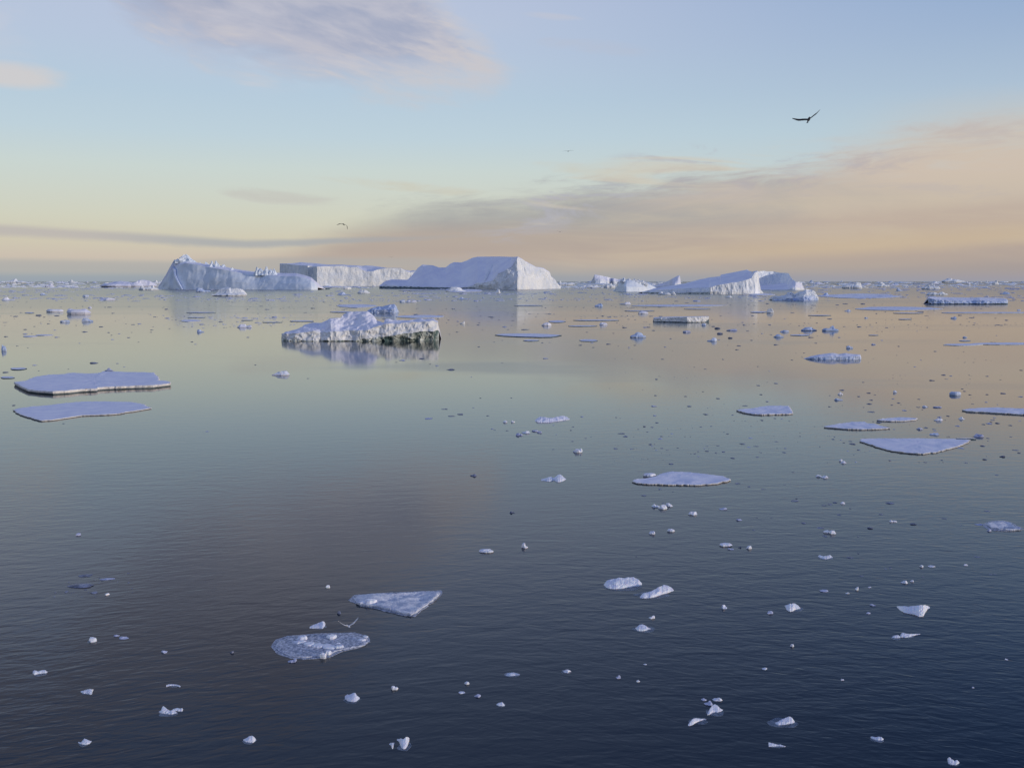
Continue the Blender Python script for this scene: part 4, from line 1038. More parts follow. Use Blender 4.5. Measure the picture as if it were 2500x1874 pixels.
# ================================================================ lumps and bits, one by one
L = [
 # x0 x1 y0 y1 label, name, options
 (510, 603, 700, 723.5, 'white and blue heap of ice in front of the smooth blue berg', 'bergy_bit', dict(lobes=[(-.3, 0, 1, .4), (.3, 0, .9, .45), (.8, 0, .5, .3)], mat='cliff_far', na=44, nr=10)),
 (471, 512, 702, 713.5, 'low blue heap touching the left side of the white heap', 'bergy_bit', dict(mat='blue_ice', na=30, nr=7)),
 (1178 - 96, 1140, 700, 712, 'rounded snowy bump behind the white floe below the wedge berg', 'bergy_bit', dict(mat='cliff_far', na=24)),
 (1210, 1223, 705.5, 716, 'round ball of ice floating below the wedge berg cliff', 'growler', dict(kd=.9, mat='cliff_far', lobes=[(0, 0, 1, .9)])),
 (1112, 1144, 725, 731, 'low blue lump below the wedge berg, seen in its reflection', 'growler', dict(mat='blue_ice')),
 (821, 857, 713, 720.5, 'left one of two blue-white lumps between the tabular and wedge bergs', 'growler', dict(mat='blue_ice')),
 (868, 902, 705.5, 716.5, 'right, taller one of two blue-white lumps between the tabular and wedge bergs', 'growler', dict(mat='cliff_far', lobes=[(-.3, 0, 1, .4), (.3, 0, .8, .4)])),
 (834, 857, 699.5, 706.5, 'small pale block at the foot of the tabular cliff', 'growler', dict(mat='cliff_far', flat=.4)),
 (778, 804, 700.5, 706.5, 'dark low rubble beside the right end of the smooth blue berg', 'growler', dict(mat='wet_shade_far')),
 (1606, 1622, 711, 719.5, 'upright white lump at the dark foot of the tilted berg', 'growler', dict(mat='cliff_far', kd=.8)),
 (1618, 1640, 713, 719.6, 'low lumpy bits between two white lumps at the foot of the tilted berg', 'growler', dict(mat='cliff_far')),
 (1638, 1653, 711.5, 719.5, 'round white lump, right of the pair at the foot of the tilted berg', 'growler', dict(mat='cliff_far', kd=.8, lobes=[(0, 0, 1, .8)])),
 (1513, 1545, 736.6, 743.4, 'pale lump with a grey tail, below the ribbed berg', 'growler', dict(mat='snow_far')),
 (1452, 1475, 740.6, 748.4, 'small blue-white bit, left of the very long thin floe', 'growler', dict(mat='blue_ice')),
 (1772, 1791, 721, 726.4, 'small white crest of ice below the tilted berg cliff', 'growler', dict(mat='cliff_far')),
 (972, 990, 731.6, 738.2, 'dark-sided block beyond the mounded floeberg, left half of a pair', 'growler', dict(mat='blue_ice', flat=.5)),
 (988, 1018, 732.6, 738, 'low pale bit beyond the mounded floeberg, right half of a pair', 'growler', dict(mat='snow_far')),
 (2188, 2206, 703, 710.6, 'small dark blue bit between the long low floe and the horizon pack', 'growler', dict(mat='blue_ice')),
 (2444, 2471, 711.6, 718.4, 'blue lump above the right end of the long blue slab', 'growler', dict(mat='blue_ice')),
 (2008, 2025, 714, 722, 'blue lump on the left end of the long low shaded floe', 'growler', dict(mat='blue_ice')),
 (1873, 1893, 752.4, 764.2, 'round white lump floating at the end of a flat strip', 'growler', dict(kd=.8, mat='cliff', lobes=[(0, 0, 1, .8)])),
 (106, 153, 754, 762, 'left one of the twin hummocks in the calm water at far left', 'hummock', dict(mat='snow_far', flat=.4)),
 (152, 217, 753, 767.4, 'right, darker one of the twin hummocks at far left', 'hummock', dict(mat='snow_far', flat=.4, lobes=[(-.6, 0, 1, .4), (.2, 0, .8, .6)])),
 (0, 33, 724.6, 733.4, 'pale bit of ice cut by the left edge', 'growler', dict(mat='snow_far')),
 (94, 113, 714.8, 720.4, 'small blue bit left of the square block in the rubble band', 'growler', dict(mat='blue_ice')),
 (198, 215, 719.6, 725.6, 'square blue block in the rubble band at left', 'growler', dict(mat='blue_ice', flat=.5)),
 (233, 279, 727, 733.4, 'jagged dark-based raft at the lower edge of the left rubble band', 'growler', dict(mat='snow_far', jag=.5)),
 (143, 169, 780.6, 786.8, 'small flat blue bit under the twin hummocks, left', 'growler', dict(mat='blue_ice', flat=.4)),
 (194, 224, 776.8, 785.6, 'small peaked bit under the twin hummocks, right', 'growler', dict(mat='blue_ice')),
 (212, 223, 747.6, 752.2, 'tiny pale cap of ice above the twin hummocks', 'growler', dict(mat='snow_far')),
 (576, 617, 790.6, 799.6, 'dark-bottomed lump with two pale humps, left of the mounded floeberg', 'growler', dict(mat='snow', lobes=[(-.4, 0, 1, .4), (.6, 0, .7, .3)])),
 (478, 498, 804, 811, 'small blue pyramid on the calm yellow water', 'growler', dict(mat='blue_ice', lobes=[(-.4, 0, 1, .5)])),
 (661, 705, 904.6, 916.4, 'spiky little raft of ice below the mounded floeberg', 'growler', dict(jag=.6)),
 (1322, 1350, 787, 795.2, 'small pale humped bit at centre with a dark underside', 'growler', dict(mat='snow')),
 (1462, 1484, 786.6, 793.4, 'small tilted bit at the right end of the strips at centre', 'growler', dict(mat='snow')),
 (1122, 1137, 784, 790.6, 'tiny white bit right of the mounded floeberg', 'growler', dict(mat='cliff')),
 (1538, 1579, 810, 824.2, 'blue and white peaked growler with a clear reflection, right of centre', 'growler', dict(mat='blue_ice', lobes=[(.3, 0, 1, .45), (-.4, 0, .65, .4)], na=34, nr=9)),
 (1724, 1752, 823.6, 833.2, 'little white knob on a flat blue foot, right of the peaked growler', 'growler', dict(mat='blue_ice', lobes=[(.45, 0, 1, .4)])),
 (1713, 1725, 789, 794.6, 'tiny white bit just under the right end of the slab', 'growler', dict(mat='blue_ice')),
 (1745, 1760, 798.6, 802.4, 'small dark chip right of the slab, upper one', 'growler', dict(mat='chip')),
 (1750, 1766, 811.4, 815.4, 'flat blue-green chip right of the slab, middle one', 'growler', dict(mat='chip', flat=.5)),
 (1775, 1805, 802.6, 807.6, 'low tilted sliver with a white right tip, right of the slab', 'growler', dict(mat='pale_chip')),
 (1665, 1688, 806.8, 811.6, 'two-humped low bit below the slab', 'growler', dict(mat='pale_chip')),
 (1778, 1790, 822.4, 825.8, 'small blue-grey chip right of the little white knob', 'growler', dict(mat='chip')),
 (1555, 1584, 759, 766.4, 'small low white floe above the slab with a dark left nose', 'growler', dict(mat='snow', flat=.4)),
 (1958, 1999, 798, 807.6, 'left one of two peaked blue bits in the orange water', 'growler', dict(mat='blue_ice', lobes=[(0, 0, 1, .5)])),
 (2008, 2051, 794.6, 808.4, 'right one of two peaked blue bits, with a white knob, in the orange water', 'growler', dict(mat='blue_ice', lobes=[(.35, 0, 1, .3), (-.2, 0, .5, .6)])),
 (1905, 1928, 805.6, 810.8, 'flat blue lens of ice left of the two peaked bits', 'growler', dict(mat='blue_ice')),
 (1890, 1917, 815.6, 823.4, 'small white-tipped bit under the flat blue lens', 'growler', dict(mat='blue_ice', lobes=[(-.2, 0, 1, .5)])),
 (2067, 2084, 843.6, 850.4, 'small blue teardrop of ice behind the hummocked floe', 'growler', dict(mat='blue_ice')),
 (2061, 2080, 755.6, 759.8, 'small dark blue lens above the orange water', 'growler', dict(mat='blue_ice')),
 (2321, 2337, 772.6, 777.4, 'little blue bit below the needle-thin floe', 'growler', dict(mat='blue_ice')),
 (2111, 2121, 773.6, 776.6, 'tiny blue dash of ice left of the violet strip', 'growler', dict(mat='blue_ice')),
 (2482, 2494, 755, 758, 'tiny blue bit at the right edge above the needle-thin floe', 'growler', dict(mat='blue_ice')),
 (2128, 2141, 838.4, 841.6, 'tiny violet dash right of the blue teardrop', 'growler', dict(mat='pale_chip')),
 (2351, 2363, 820.6, 824.6, 'tiny blue bit above the short strip at right', 'growler', dict(mat='blue_ice')),
 (250, 275, 897.6, 905.4, 'small spiked blue bit right behind the big cream-edged floe', 'growler', dict(mat='pale_chip', lobes=[(.1, 0, 1, .3)])),
 (0, 15, 841, 856.4, 'blue-grey lump cut by the left edge over the yellow water', 'growler', dict(mat='blue_ice')),
 (1306, 1392, 1014, 1033, 'long white sausage-shaped piece of snowy ice, centre', 'ice_slab', dict(mat='snow', kd=.3, flat=.55, lobes=[(-.5, 0, .7, .5), (.2, 0, .6, .5), (.75, 0, 1, .3)], na=44, nr=9)),
 (1228, 1240, 1025, 1031.6, 'left knob of a pair joined by a sunken bar, centre', 'ice_lump', dict(kd=.7)),
 (1248, 1258, 1025, 1031.2, 'right knob of a pair joined by a sunken bar, centre', 'ice_lump', dict(kd=.7)),
 (1259, 1279, 1056, 1063.6, 'left lump of a small chain of ice at centre', 'ice_lump', dict(mat='pale_chip')),
 (1273, 1296, 1050.6, 1058, 'second, paler lump of the small chain at centre', 'ice_lump', {}),
 (1298, 1315, 1048.6, 1053.6, 'third, flat piece of the small chain at centre', 'ice_lump', dict(mat='pale_chip', flat=.4)),
 (1311, 1324, 1051.6, 1056.8, 'last dark-bottomed lump of the small chain at centre', 'ice_lump', dict(mat='pale_chip')),
 (1400, 1425, 1092.6, 1105.6, 'single rounded white lump right of the small chain', 'ice_lump', dict(kd=.7, lobes=[(-.2, 0, .8, .6), (.6, 0, .9, .3)])),
 (1321, 1352, 1162, 1174, 'low left half of a two-piece group above the mauve water', 'ice_lump', dict(lobes=[(.4, 0, 1, .4), (-.5, 0, .5, .4)], na=30, nr=8)),
 (1347, 1382, 1157, 1176.6, 'high right half of a two-piece group, rounded and white', 'ice_lump', dict(lobes=[(.1, 0, 1, .5)], na=34, nr=9)),
 (1147, 1166, 1155.6, 1163, 'small dark crooked stick of ice left of the two-piece group', 'ice_lump', dict(mat='chip')),
 (2319, 2352, 955, 965.4, 'flat-topped blue block in the right-hand water', 'ice_lump', dict(mat='blue_ice', flat=.5)),
 (2181, 2191, 952.4, 958.6, 'small dark blue knob between bits at right', 'ice_lump', dict(mat='blue_ice')),
 (2046, 2060, 956.4, 963.6, 'tiny white-topped knob above the mid-right floes', 'ice_lump', dict(lobes=[(0, 0, 1, .5)])),
 (2038, 2060, 971.6, 977.4, 'small blue sliver below a tiny white-topped knob', 'ice_lump', dict(mat='blue_ice')),
 (2283, 2304, 1019.6, 1027.6, 'round-headed bit with a dark tail, behind the boat-shaped floe', 'ice_lump', dict(lobes=[(.4, 0, 1, .5)])),
 (2341, 2358, 1016.6, 1023.8, 'pale bit below the left tip of the long right-edge floe', 'ice_lump', dict(lobes=[(.2, 0, 1, .5)])),
 (2240, 2257, 1043, 1048.8, 'flat pale chip above the boat-shaped floe', 'ice_lump', dict(mat='pale_chip')),
 (2271, 2296, 1055.6, 1062.6, 'small boat-like blue bit just behind the boat-shaped floe', 'ice_lump', dict(mat='blue_ice')),
 (2382, 2410, 1057.6, 1067.4, 'crumbled blue raft off the right tip of the boat-shaped floe', 'ice_lump', dict(mat='pale_chip', jag=.6)),
 (2443, 2458, 1110.6, 1115.8, 'dark bone-shaped chip alone at the right', 'ice_lump', dict(mat='chip')),
 (2049, 2058, 1119.6, 1126, 'upper bit of a glinting pair right of centre', 'ice_lump', {}),
 (2053, 2068, 1124, 1131, 'lower bit of a glinting pair right of centre', 'ice_lump', {}),
 (2251, 2268, 989.4, 994.2, 'thin blue bit above the slim floe tip', 'ice_lump', dict(mat='blue_ice')),
 (2280, 2303, 991.4, 995.4, 'flat violet piece above the right-hand floes', 'ice_lump', dict(mat='pale_chip', flat=.5)),
 (2289, 2300, 1016, 1019, 'flake behind the round-headed bit', 'ice_lump', dict(mat='pale_chip')),
 (1592, 1612, 1228.6, 1238.6, 'left knob of a three-part group below the leaf-shaped floe', 'ice_lump', dict(lobes=[(-.4, 0, 1, .4)])),
 (1608, 1632, 1230, 1243.4, 'middle hump of a three-part group below the leaf-shaped floe', 'ice_lump', dict(lobes=[(.1, 0, 1, .5)])),
 (1626, 1645, 1226.6, 1237, 'right knob of a three-part group below the leaf-shaped floe', 'ice_lump', {}),
 (1681, 1703, 1246.6, 1257.4, 'crouching bit of ice right of the three-part group', 'ice_lump', {}),
 (1757, 1778, 1237, 1244.4, 'thin bit with two tiny points, right of the crouching bit', 'ice_lump', dict(mat='pale_chip')),
 (1796, 1814, 1264.6, 1271, 'small grey-white bridge of ice in the blue water', 'ice_lump', dict(mat='pale_chip')),
 (1629, 1651, 1288.6, 1298.4, 'flat diamond of pale ice, right of a pale pebble', 'ice_lump', dict(flat=.4)),
 (1584, 1600, 1294.6, 1304.4, 'pale rounded pebble of ice left of the flat diamond', 'ice_lump', {}),
 (1756, 1790, 1323.6, 1334.4, 'loaf of ice with raised ends, right of centre', 'ice_lump', dict(flat=.5, lobes=[(-.8, 0, 1, .3), (.6, 0, .9, .3)])),
 (1776, 1794, 1336.6, 1342.6, 'little flake under the loaf of ice', 'ice_lump', dict(mat='pale_chip')),
 (1802, 1811, 1333, 1337.4, 'dark chip at the left end of a sunken bar', 'ice_lump', dict(mat='chip')),
 (1822, 1837, 1330.6, 1340.4, 'round white head at the right end of a sunken bar', 'ice_lump', dict(lobes=[(0, 0, 1, .7)])),
 (1997, 2033, 1352.6, 1364.4, 'white dish-shaped piece with raised corners, dark blue water', 'ice_lump', dict(flat=.4, lobes=[(-.7, .1, 1, .3), (.6, .1, .9, .3)], foot=True)),
 (2012, 2028, 1293, 1301.6, 'left half of a bright white pair in the blue water', 'ice_lump', {}),
 (2025, 2043, 1292.6, 1303.6, 'right, brighter half of a white pair in the blue water', 'ice_lump', dict(lobes=[(-.1, 0, 1, .6)])),
 (1993, 2008, 1157.6, 1164.6, 'left bit of a close pair below the mid-right floes', 'ice_lump', {}),
 (2004, 2024, 1159.6, 1167.4, 'right bit of a close pair below the mid-right floes', 'ice_lump', {}),
 (2052, 2066, 1223.6, 1230.4, 'white point at the end of a string of dark chips', 'ice_lump', dict(lobes=[(0, 0, 1, .4)])),
 (2384, 2405, 1277, 1282.4, 'loose flake left of the mushy floe', 'ice_lump', dict(mat='pale_chip')),
 (2481, 2496, 1284.6, 1289.6, 'loose flake on the right of the mushy floe', 'ice_lump', dict(mat='pale_chip')),
 (2411, 2422, 1290, 1297, 'loose crumb in front of the mushy floe', 'ice_lump', dict(mat='pale_chip')),
 (2164, 2189, 1224.6, 1230.4, 'dark flat chip with a small tooth, right of centre', 'ice_lump', dict(mat='chip')),
 (2172, 2182, 1268.6, 1274.4, 'first white bead of a short row at right', 'ice_lump', {}),
 (2180, 2192, 1269.2, 1274.6, 'second white bead of a short row at right', 'ice_lump', {}),
 (2119, 2134, 1285, 1290.6, 'dark oval chip left of the white beads', 'ice_lump', dict(mat='chip', flat=.4)),
 (2223, 2240, 1275.6, 1281, 'dark lens of ice right of the white beads', 'ice_lump', dict(mat='chip', flat=.4)),
 (2246, 2256, 1377.6, 1384.6, 'small bright crumb, left of a thin arched one', 'ice_lump', {}),
 (2268, 2286, 1378.6, 1384.6, 'thin arched crumb of ice in the navy water', 'ice_lump', {}),
 (2354, 2365, 1375.6, 1381, 'small pale crumb right of the arched one', 'ice_lump', {}),
 (2202, 2219, 1415, 1424.4, 'hollow ring-like bit of ice in the navy water', 'ice_lump', {}),
 (2223, 2233, 1414.6, 1420.6, 'bright splinter beside the ring-like bit', 'ice_lump', {}),
 (2004, 2029, 1437.6, 1445.6, 'grey sunken sliver in the navy water', 'ice_lump', dict(mat='pale_chip', flat=.4)),
 (2089, 2098, 1431.6, 1440.6, 'tiny two-part glint of ice', 'ice_lump', {}),
 (2120, 2129, 1430.6, 1434.8, 'pale speck right of the two-part glint', 'ice_lump', {}),
 (2066, 2075, 1444.6, 1449.6, 'small bright crumb below the grey sliver', 'ice_lump', {}),
 (2116, 2128, 1492.6, 1498.6, 'grey pebble of ice left of the big tooth-shaped chunk', 'ice_lump', dict(mat='pale_chip')),
 (2125, 2140, 1472.6, 1479.4, 'broken flake above the grey pebble', 'ice_lump', dict(mat='pale_chip')),
 (1474, 1567, 1407, 1438, 'large loaf-shaped white chunk in the foreground, left one of two', 'ice_chunk', dict(kd=.5, flat=.45, lobes=[(-.75, .2, .8, .3), (-.1, .2, .9, .5), (.45, .3, 1, .4), (.7, 0, .6, .3)], na=56, nr=12, jag=.3, foot=True)),
 (1560, 1645, 1427, 1460, 'long white chunk rising to the right with a small horn, right one of two', 'ice_chunk', dict(kd=.32, flat=.25, lobes=[(.55, .2, 1, .5), (-.1, 0, .55, .5), (-.6, 0, .4, .4)], na=52, nr=11, foot=True)),
 (1584, 1600, 1500.6, 1510.6, 'small grey-white crumb just above the pointed chunk', 'ice_lump', {}),
 (1549, 1590, 1522.6, 1542, 'white pointed chunk with sunken wings under the crumb', 'ice_chunk', dict(lobes=[(-.1, .1, 1, .6)], foot=True, na=34, nr=9, kd=.5)),
 (1761, 1777, 1474.6, 1486.4, 'small knobbly white lump alone in the dark water', 'ice_lump', dict(foot=True)),
 (1916, 1958, 1471.6, 1493.4, 'white fan-shaped chunk with a notch in its crest', 'ice_chunk', dict(lobes=[(-.5, 0, .7, .3), (.1, .1, 1, .45), (.5, 0, .6, .4)], na=36, nr=9, foot=True)),
 (1873, 1889, 1489.6, 1498.6, 'small grey bean of ice left of the fan-shaped chunk', 'ice_lump', dict(mat='pale_chip')),
 (2190, 2271, 1475.6, 1505.4, 'large tooth-shaped white chunk in the navy water at right', 'ice_chunk', dict(kd=.5, flat=.5, lobes=[(-.7, .4, .8, .3), (0, .1, .8, .5), (.75, .4, 1, .4)], na=54, nr=12, jag=.35)),
 (2177, 2206, 1548, 1559.6, 'left rounded half of a long thin two-humped piece at right', 'ice_chunk', dict(foot=True)),
 (2198, 2248, 1543, 1557.6, 'right tapering half of a long thin two-humped piece at right', 'ice_chunk', dict(lobes=[(-.5, 0, 1, .35), (.3, 0, .4, .5)], kd=.3, na=34, foot=True)),
 (1862, 1876, 1628.6, 1635, 'small white cap in the dark water below the fan-shaped chunk', 'ice_lump', {}),
 (1930, 1940, 1570.6, 1578.6, 'glassy crumb at the end of a faint streak', 'ice_lump', {}),
 (80, 116, 1633, 1650.6, 'dumbbell-shaped white chunk near the left edge', 'ice_chunk', dict(lobes=[(-.65, 0, 1, .35), (.45, .1, .9, .45)], foot=True, na=34, nr=9)),
 (196, 229, 1680.6, 1697.4, 'blue-white wedge split like a fish tail, lower left', 'ice_chunk', dict(lobes=[(.7, .5, 1, .35), (-.4, 0, .5, .5)], foot=True)),
 (405, 441, 1668.6, 1678.6, 'thin arched bar of ice above the star-shaped chunk', 'ice_chunk', dict(kd=.25, flat=.4, foot=True)),
 (388, 420, 1722, 1745, 'pointed left half of the spiky chunk at lower left', 'ice_chunk', dict(lobes=[(-.4, .1, 1, .35), (.4, 0, .5, .4)], na=34, nr=9, foot=True)),
 (416, 447, 1726, 1742, 'flat lifted right half of the spiky chunk at lower left', 'ice_chunk', dict(lobes=[(.6, .3, 1, .4)], flat=.3, na=30, nr=8)),
 (190, 224, 1801, 1821.6, 'white chunk folded like a paper boat, bottom left', 'ice_chunk', dict(lobes=[(0, .3, 1, .4), (-.8, 0, .6, .3)], na=34, nr=9, foot=True)),
 (594, 624, 1794.6, 1813.6, 'rounded chunk with a small cap, bottom left of centre', 'ice_chunk', dict(lobes=[(.3, .4, 1, .3), (0, 0, .7, .7)], na=34, nr=9, foot=True)),
 (841, 879, 1689.6, 1715.6, 'white chunk with a raised splinter pointing right, lower centre-left', 'ice_chunk', dict(lobes=[(-.3, .0, .85, .6), (.4, .3, 1, .4), (.7, 0, .6, .3)], na=38, nr=10, foot=True)),
 (954, 972, 1672.6, 1685, 'small angular crumb above the tall bottom chunk', 'ice_lump', {}),
 (950, 964, 1811.6, 1828.6, 'mushroom-shaped splinter left of the tall bottom chunk', 'ice_chunk', dict(kd=.6, lobes=[(0, 0, 1, .7)])),
 (972, 1003, 1797.6, 1830.6, 'tall upright chunk of stacked white ice at the bottom', 'ice_chunk', dict(kd=.6, lobes=[(.5, .2, 1, .35), (-.4, .4, .75, .3), (.2, -.2, .6, .5)], na=40, nr=10, foot=True)),
 (756, 795, 1515, 1536, 'white wedge-shaped chunk above the oval block-carrying floe', 'ice_chunk', dict(lobes=[(.75, .2, 1, .4), (0, 0, .65, .5)], na=36, nr=9, flat=.2)),
 (794, 805, 1426.6, 1435.4, 'small rough pebble of ice above the triangular floe', 'ice_lump', {}),
 (822, 832, 1490.6, 1498.8, 'dark crumb between the two crusted floes', 'ice_lump', dict(mat='chip')),
 (701, 724, 1606.6, 1617.6, 'loose grey crumbs under the oval block-carrying floe', 'ice_lump', dict(mat='pale_chip', jag=.6)),
 (1741, 1765, 1701, 1712.4, 'ragged white bit at the top right of a foreground cluster', 'ice_chunk', {}),
 (1713, 1727, 1703.6, 1710.6, 'small sunken bean at the top left of a foreground cluster', 'ice_lump', dict(mat='pale_chip')),
 (1721, 1743, 1709.6, 1722.6, 'grey-blue pillow of ice in the middle of a foreground cluster', 'ice_chunk', dict(mat='pale_chip')),
 (1730, 1766, 1717, 1744, 'tall white shell-shaped chunk, largest of a foreground cluster', 'ice_chunk', dict(kd=.6, lobes=[(-.2, .2, 1, .5), (.5, 0, .7, .4)], na=42, nr=10, foot=True)),
 (1680, 1724, 1751, 1771.4, 'curved white chunk with a tail pointing right, lower left of a cluster', 'ice_chunk', dict(kd=.4, lobes=[(-.3, .1, 1, .45), (.6, .2, .5, .4)], na=36, nr=9, foot=True)),
 (1886, 1946, 1747, 1773, 'big slanting white chunk with a sunken blue tail, lower right', 'ice_chunk', dict(kd=.35, lobes=[(.4, .2, 1, .5), (-.4, 0, .45, .4)], na=44, nr=10, foot=True)),
 (1876, 1919, 1810.6, 1824.6, 'thin flat wedge of ice under the slanting chunk', 'ice_chunk', dict(kd=.35, lobes=[(-.8, .3, 1, .35), (.6, -.2, .5, .3)], flat=.15, na=34, foot=True)),
 (2125, 2158, 1795.6, 1810.8, 'smooth white peanut-shaped chunk at bottom right', 'ice_chunk', dict(lobes=[(-.7, 0, .8, .3), (.3, 0, 1, .6)], na=36, nr=9, jag=.15, foot=True)),
 (2315, 2342, 1846, 1867.6, 'ragged white chunk with a notch, at the bottom edge on the right', 'ice_chunk', dict(lobes=[(-.8, .3, 1, .3), (.6, .2, .7, .4), (-.2, 0, .6, .4)], na=38, nr=9, foot=True)),
 (2053, 2062, 1655.6, 1660.6, 'lone bright crumb in the navy water, lower right', 'ice_lump', {}),
 (2454, 2463, 1606.6, 1610.8, 'bright crumb near the right edge, lower right', 'ice_lump', {}),
 (2373, 2381, 1675.4, 1679.6, 'faint crumb inward of the right edge, lower right', 'ice_lump', dict(mat='pale_chip')),
 (1234, 1269, 1640.6, 1650.6, 'small peaked bit with thin wings, bottom centre', 'ice_lump', dict(lobes=[(-.1, 0, 1, .35)], foot=True)),
 (1373, 1395, 1632, 1642.6, 'small white snail-shaped bit, bottom centre', 'ice_lump', dict(lobes=[(.3, 0, 1, .5), (-.7, 0, .6, .2)], foot=True)),
 (1116, 1135, 1685.6, 1693.6, 'low white flake, left one of two under the winged bit', 'ice_lump', {}),
 (1158, 1175, 1693.6, 1702.6, 'frothy grey flake, right one of two under the winged bit', 'ice_lump', dict(mat='pale_chip', jag=.6)),
 (1212, 1233, 1712, 1724, 'white lump like a sitting rabbit, bottom centre', 'ice_lump', dict(lobes=[(.3, .2, 1, .4), (-.2, 0, .7, .5)], na=28, foot=True)),
 (1504, 1517, 1646.6, 1656.6, 'blue sunken crumb, right of the snail-shaped bit', 'ice_lump', dict(mat='pale_chip')),
 (1571, 1581, 1619, 1622.6, 'thin bright dash in the dark water', 'ice_lump', {}),
 (1553, 1563, 1658.6, 1664.6, 'tiny crumb right of the blue sunken one', 'ice_lump', {}),
 (1132, 1146, 1661.6, 1670.6, 'round crumb ringed by dark water, bottom centre-left', 'ice_lump', {}),
 (179, 196, 1299.6, 1307.6, 'small grey-white bit on the rippled water at left', 'ice_lump', dict(mat='pale_chip')),
 (155, 222, 1423, 1436, 'sunken raft of grey slush with a pale crumb, left', 'ice_lump', dict(mat='chip', kd=.6, flat=.1, jag=.5, na=34)),
 (186, 221, 1401, 1408.6, 'thin grey slush sliver above the sunken raft, left', 'ice_lump', dict(mat='chip')),
 (254, 266, 1446.6, 1453, 'small pale crumb right of the sunken raft', 'ice_lump', dict(lobes=[(0, 0, 1, .7)])),
 (213, 233, 1554.6, 1568, 'smooth blue-grey pebble of ice at the left', 'ice_lump', dict(lobes=[(0, 0, 1, .8)], jag=.1, foot=True)),
 (273, 289, 1547.6, 1554, 'first crumbs of a short row beside the blue-grey pebble', 'ice_lump', dict(mat='pale_chip')),
 (286, 311, 1551.6, 1560.4, 'second crumbs of a short row beside the blue-grey pebble', 'ice_lump', dict(mat='pale_chip', jag=.6)),
 (391, 409, 1585.6, 1594.6, 'small blue bit with a tiny mate, left of the oval floe', 'ice_lump', dict(mat='pale_chip')),
 (242, 278, 1409.6, 1415.6, 'thin broken line of ice right of the slush sliver', 'ice_lump', dict(mat='pale_chip')),
 (560, 570, 1587.6, 1594.6, 'dark crumb left of the oval floe', 'ice_lump', dict(mat='chip')),
 (1169, 1206, 1337, 1349.6, 'flat blue-white shard with dark ends, centre', 'ice_lump', dict(flat=.4, kd=.5, na=30)),
 (1272, 1289, 1323.6, 1338, 'small upright shard right of the flat blue-white one', 'ice_lump', dict(kd=.5, lobes=[(-.3, 0, 1, .4)])),
 (1244, 1258, 1246.6, 1253, 'curved dark chip above the upright shard', 'ice_lump', dict(mat='chip')),
]
